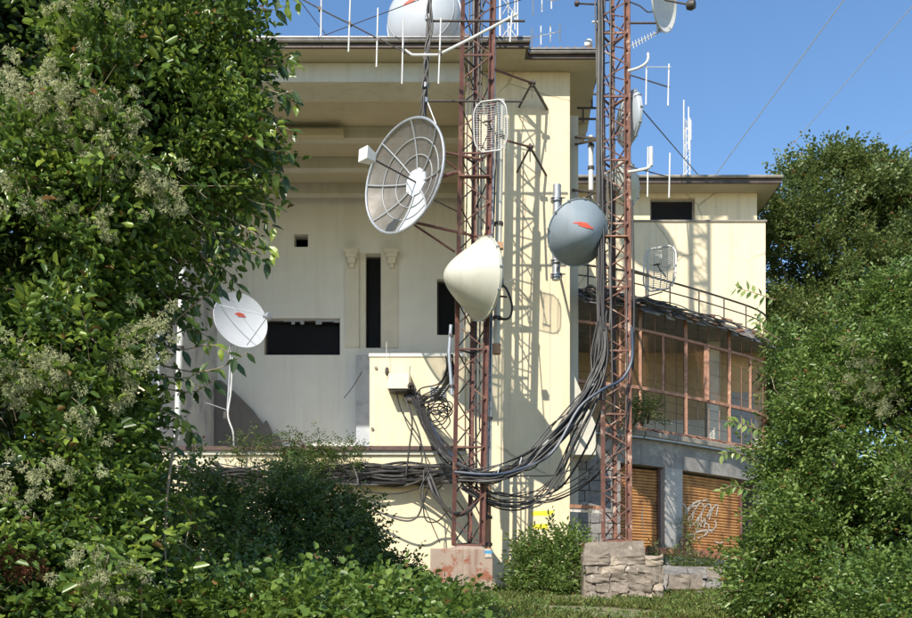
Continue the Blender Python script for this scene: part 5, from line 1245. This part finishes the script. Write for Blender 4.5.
# ---- hedge mass on the right
RB = [(806,352,20.5,.55,.6,.5),(838,560,18,1.4,1.4,1.1),(795,560,18.5,.7,1.0,.95),(793,478,19,.42,.8,.7),(818,405,19.5,.5,.8,.8),(850,440,18.5,1.2,1.3,1.1),(900,420,17.5,1.2,1.3,1.3),(878,345,19,.95,1.1,.85),(925,325,18,.8,1.0,.85),(915,530,17,1.2,1.3,1.2),(772,590,19,.5,.8,.4),(836,355,20,.5,.7,.5),(778,525,19,.35,.6,.5),(915,610,15,1.2,1.0,.6),(810,600,17.5,1.0,1,.4)]
HT, _ = shrub('hedge', 'big bright green overgrown hedge filling the lower right corner', 'hedge', RB, 19000, LEAF_HEDGE, .10, .36, 9, 51, at(830,640,18), wid=.5, cut=-.10, cuts=1.7, upb=.35, shell=.24, droop=.4, crad=.34)
twigs('twigs', _, _-np.array(at(860,500,19.5))[None,:], 200, .45, HT, 302, r=.005)
seed_heads('seed_heads', [(868,375,17.4,.2,16),(885,380,17.3,.2,14),(895,345,17.3,.16,8),(850,385,17.4,.14,7),(905,480,16.2,.14,10),(800,400,18.5,.12,4),(885,405,17,.14,7),(860,355,17.6,.14,6)], FLUFF, HT, 61, r=.09)
LMH = [leaf_mesh(.17,.07,LEAF_HEDGE,.1) for _ in range(4)]
for a in ([(775,300,19.5),(752,292,19.4),(735,288,19.4)],[(760,430,19.2),(742,424,19.1),(730,420,19.1)],[(755,460,19.2),(735,452,19.1),(722,455,19.1)],[(780,340,19.5),(765,330,19.4),(755,318,19.4)],[(750,490,19.1),(732,486,19),(720,492,19)]):
    spray(HT, [at(*p) for p in a], 13, hang=.4, LM_=LMH)
# ---- tree behind the wing
FT = thing('tree', 'tall leafy tree standing behind the wing at the right edge', 'tree', (16,41,2))
FB = [(785,430,38.5,1.2,1.2,1.8),(780,370,39,1.0,1.2,1.6),(850,240,41,2.7,2.6,2.7),(800,250,41,1.6,2,3.2),(890,215,41,2.0,2.2,1.9),(790,190,40.5,1.1,1.5,1.3),(830,165,41,1.3,1.4,1.0),(880,172,41,1.1,1.4,.8),(905,280,40,2,2,2.0),(845,320,40,3,2.5,2.4),(790,320,39.5,1.3,1.6,2),(905,185,41.5,.8,1.2,.6),(858,148,41,.7,.9,.55),(775,175,40.5,.35,.5,.4)]
MB().tube(spline([(15.6,41,1.5),(15.4,41,7),(15.8,41.2,13)],5), [.4-.03*i for i in range(11)], 10).build('trunk', BARK, FT)
branch_tree(FT, (15.5,41,8), [tuple(at(*p)) for p in ((800,190,41),(830,160,41),(865,150,41),(895,165,41),(780,260,40),(900,240,40.5))], .18)
FB = [(b[0],b[1]+20)+tuple(b[2:]) for b in FB]
P_,D,rng = scatter(FB, 11000, 71, shell=.32, cut=-.20, cuts=1.1, grow=.35, upb=.75, rnd=.5)
leaf_cloud('crown', LEAF_BACK, P_, D, rng.uniform(.7,1.25,len(P_)), 11, .75, .17, .55, FT, seed=72, droop=.15)

# ---- grass
def grass():
    rng = np.random.default_rng(5); n = 26000
    x = rng.uniform(-1.5,10,n); y = 14+17*rng.uniform(0,1,n)**.7
    k = pn(np.stack([x,y,x*0],1), .9, 2.) > -.15; x, y = x[k], y[k]
    z = np.array([-1.48+.095*b+.10*noise.noise(Vector((a*.5,b*.5,0)))+.04*noise.noise(Vector((a*2,b*2,3))) for a,b in zip(x,y)])
    P_ = np.stack([x,y,z-.01],1); D = np.tile([0,0,1.],(len(P_),1))+rng.normal(0,.35,P_.shape)
    leaf_cloud('grass', LEAF_GRASS, P_, D, rng.uniform(.5,1.3,len(P_)), 5, .03, .14, .10, None, seed=6, spread=.5)
    # low clover and leaf litter
    n = 6000; x = rng.uniform(-1.5,10,n); y = rng.uniform(17,31,n); k = pn(np.stack([x,y,x*0],1), 1.2, 5.) > .0; x,y = x[k],y[k]
    P_ = np.stack([x,y,-1.46+.095*y+.04],1); D = rng.normal(0,.7,P_.shape)+[0,0,.5]
    leaf_cloud('ground_cover', LEAF_HEDGE, P_, D, rng.uniform(.6,1.2,len(P_)), 6, .12, .06, .6, None, seed=9)
grass()
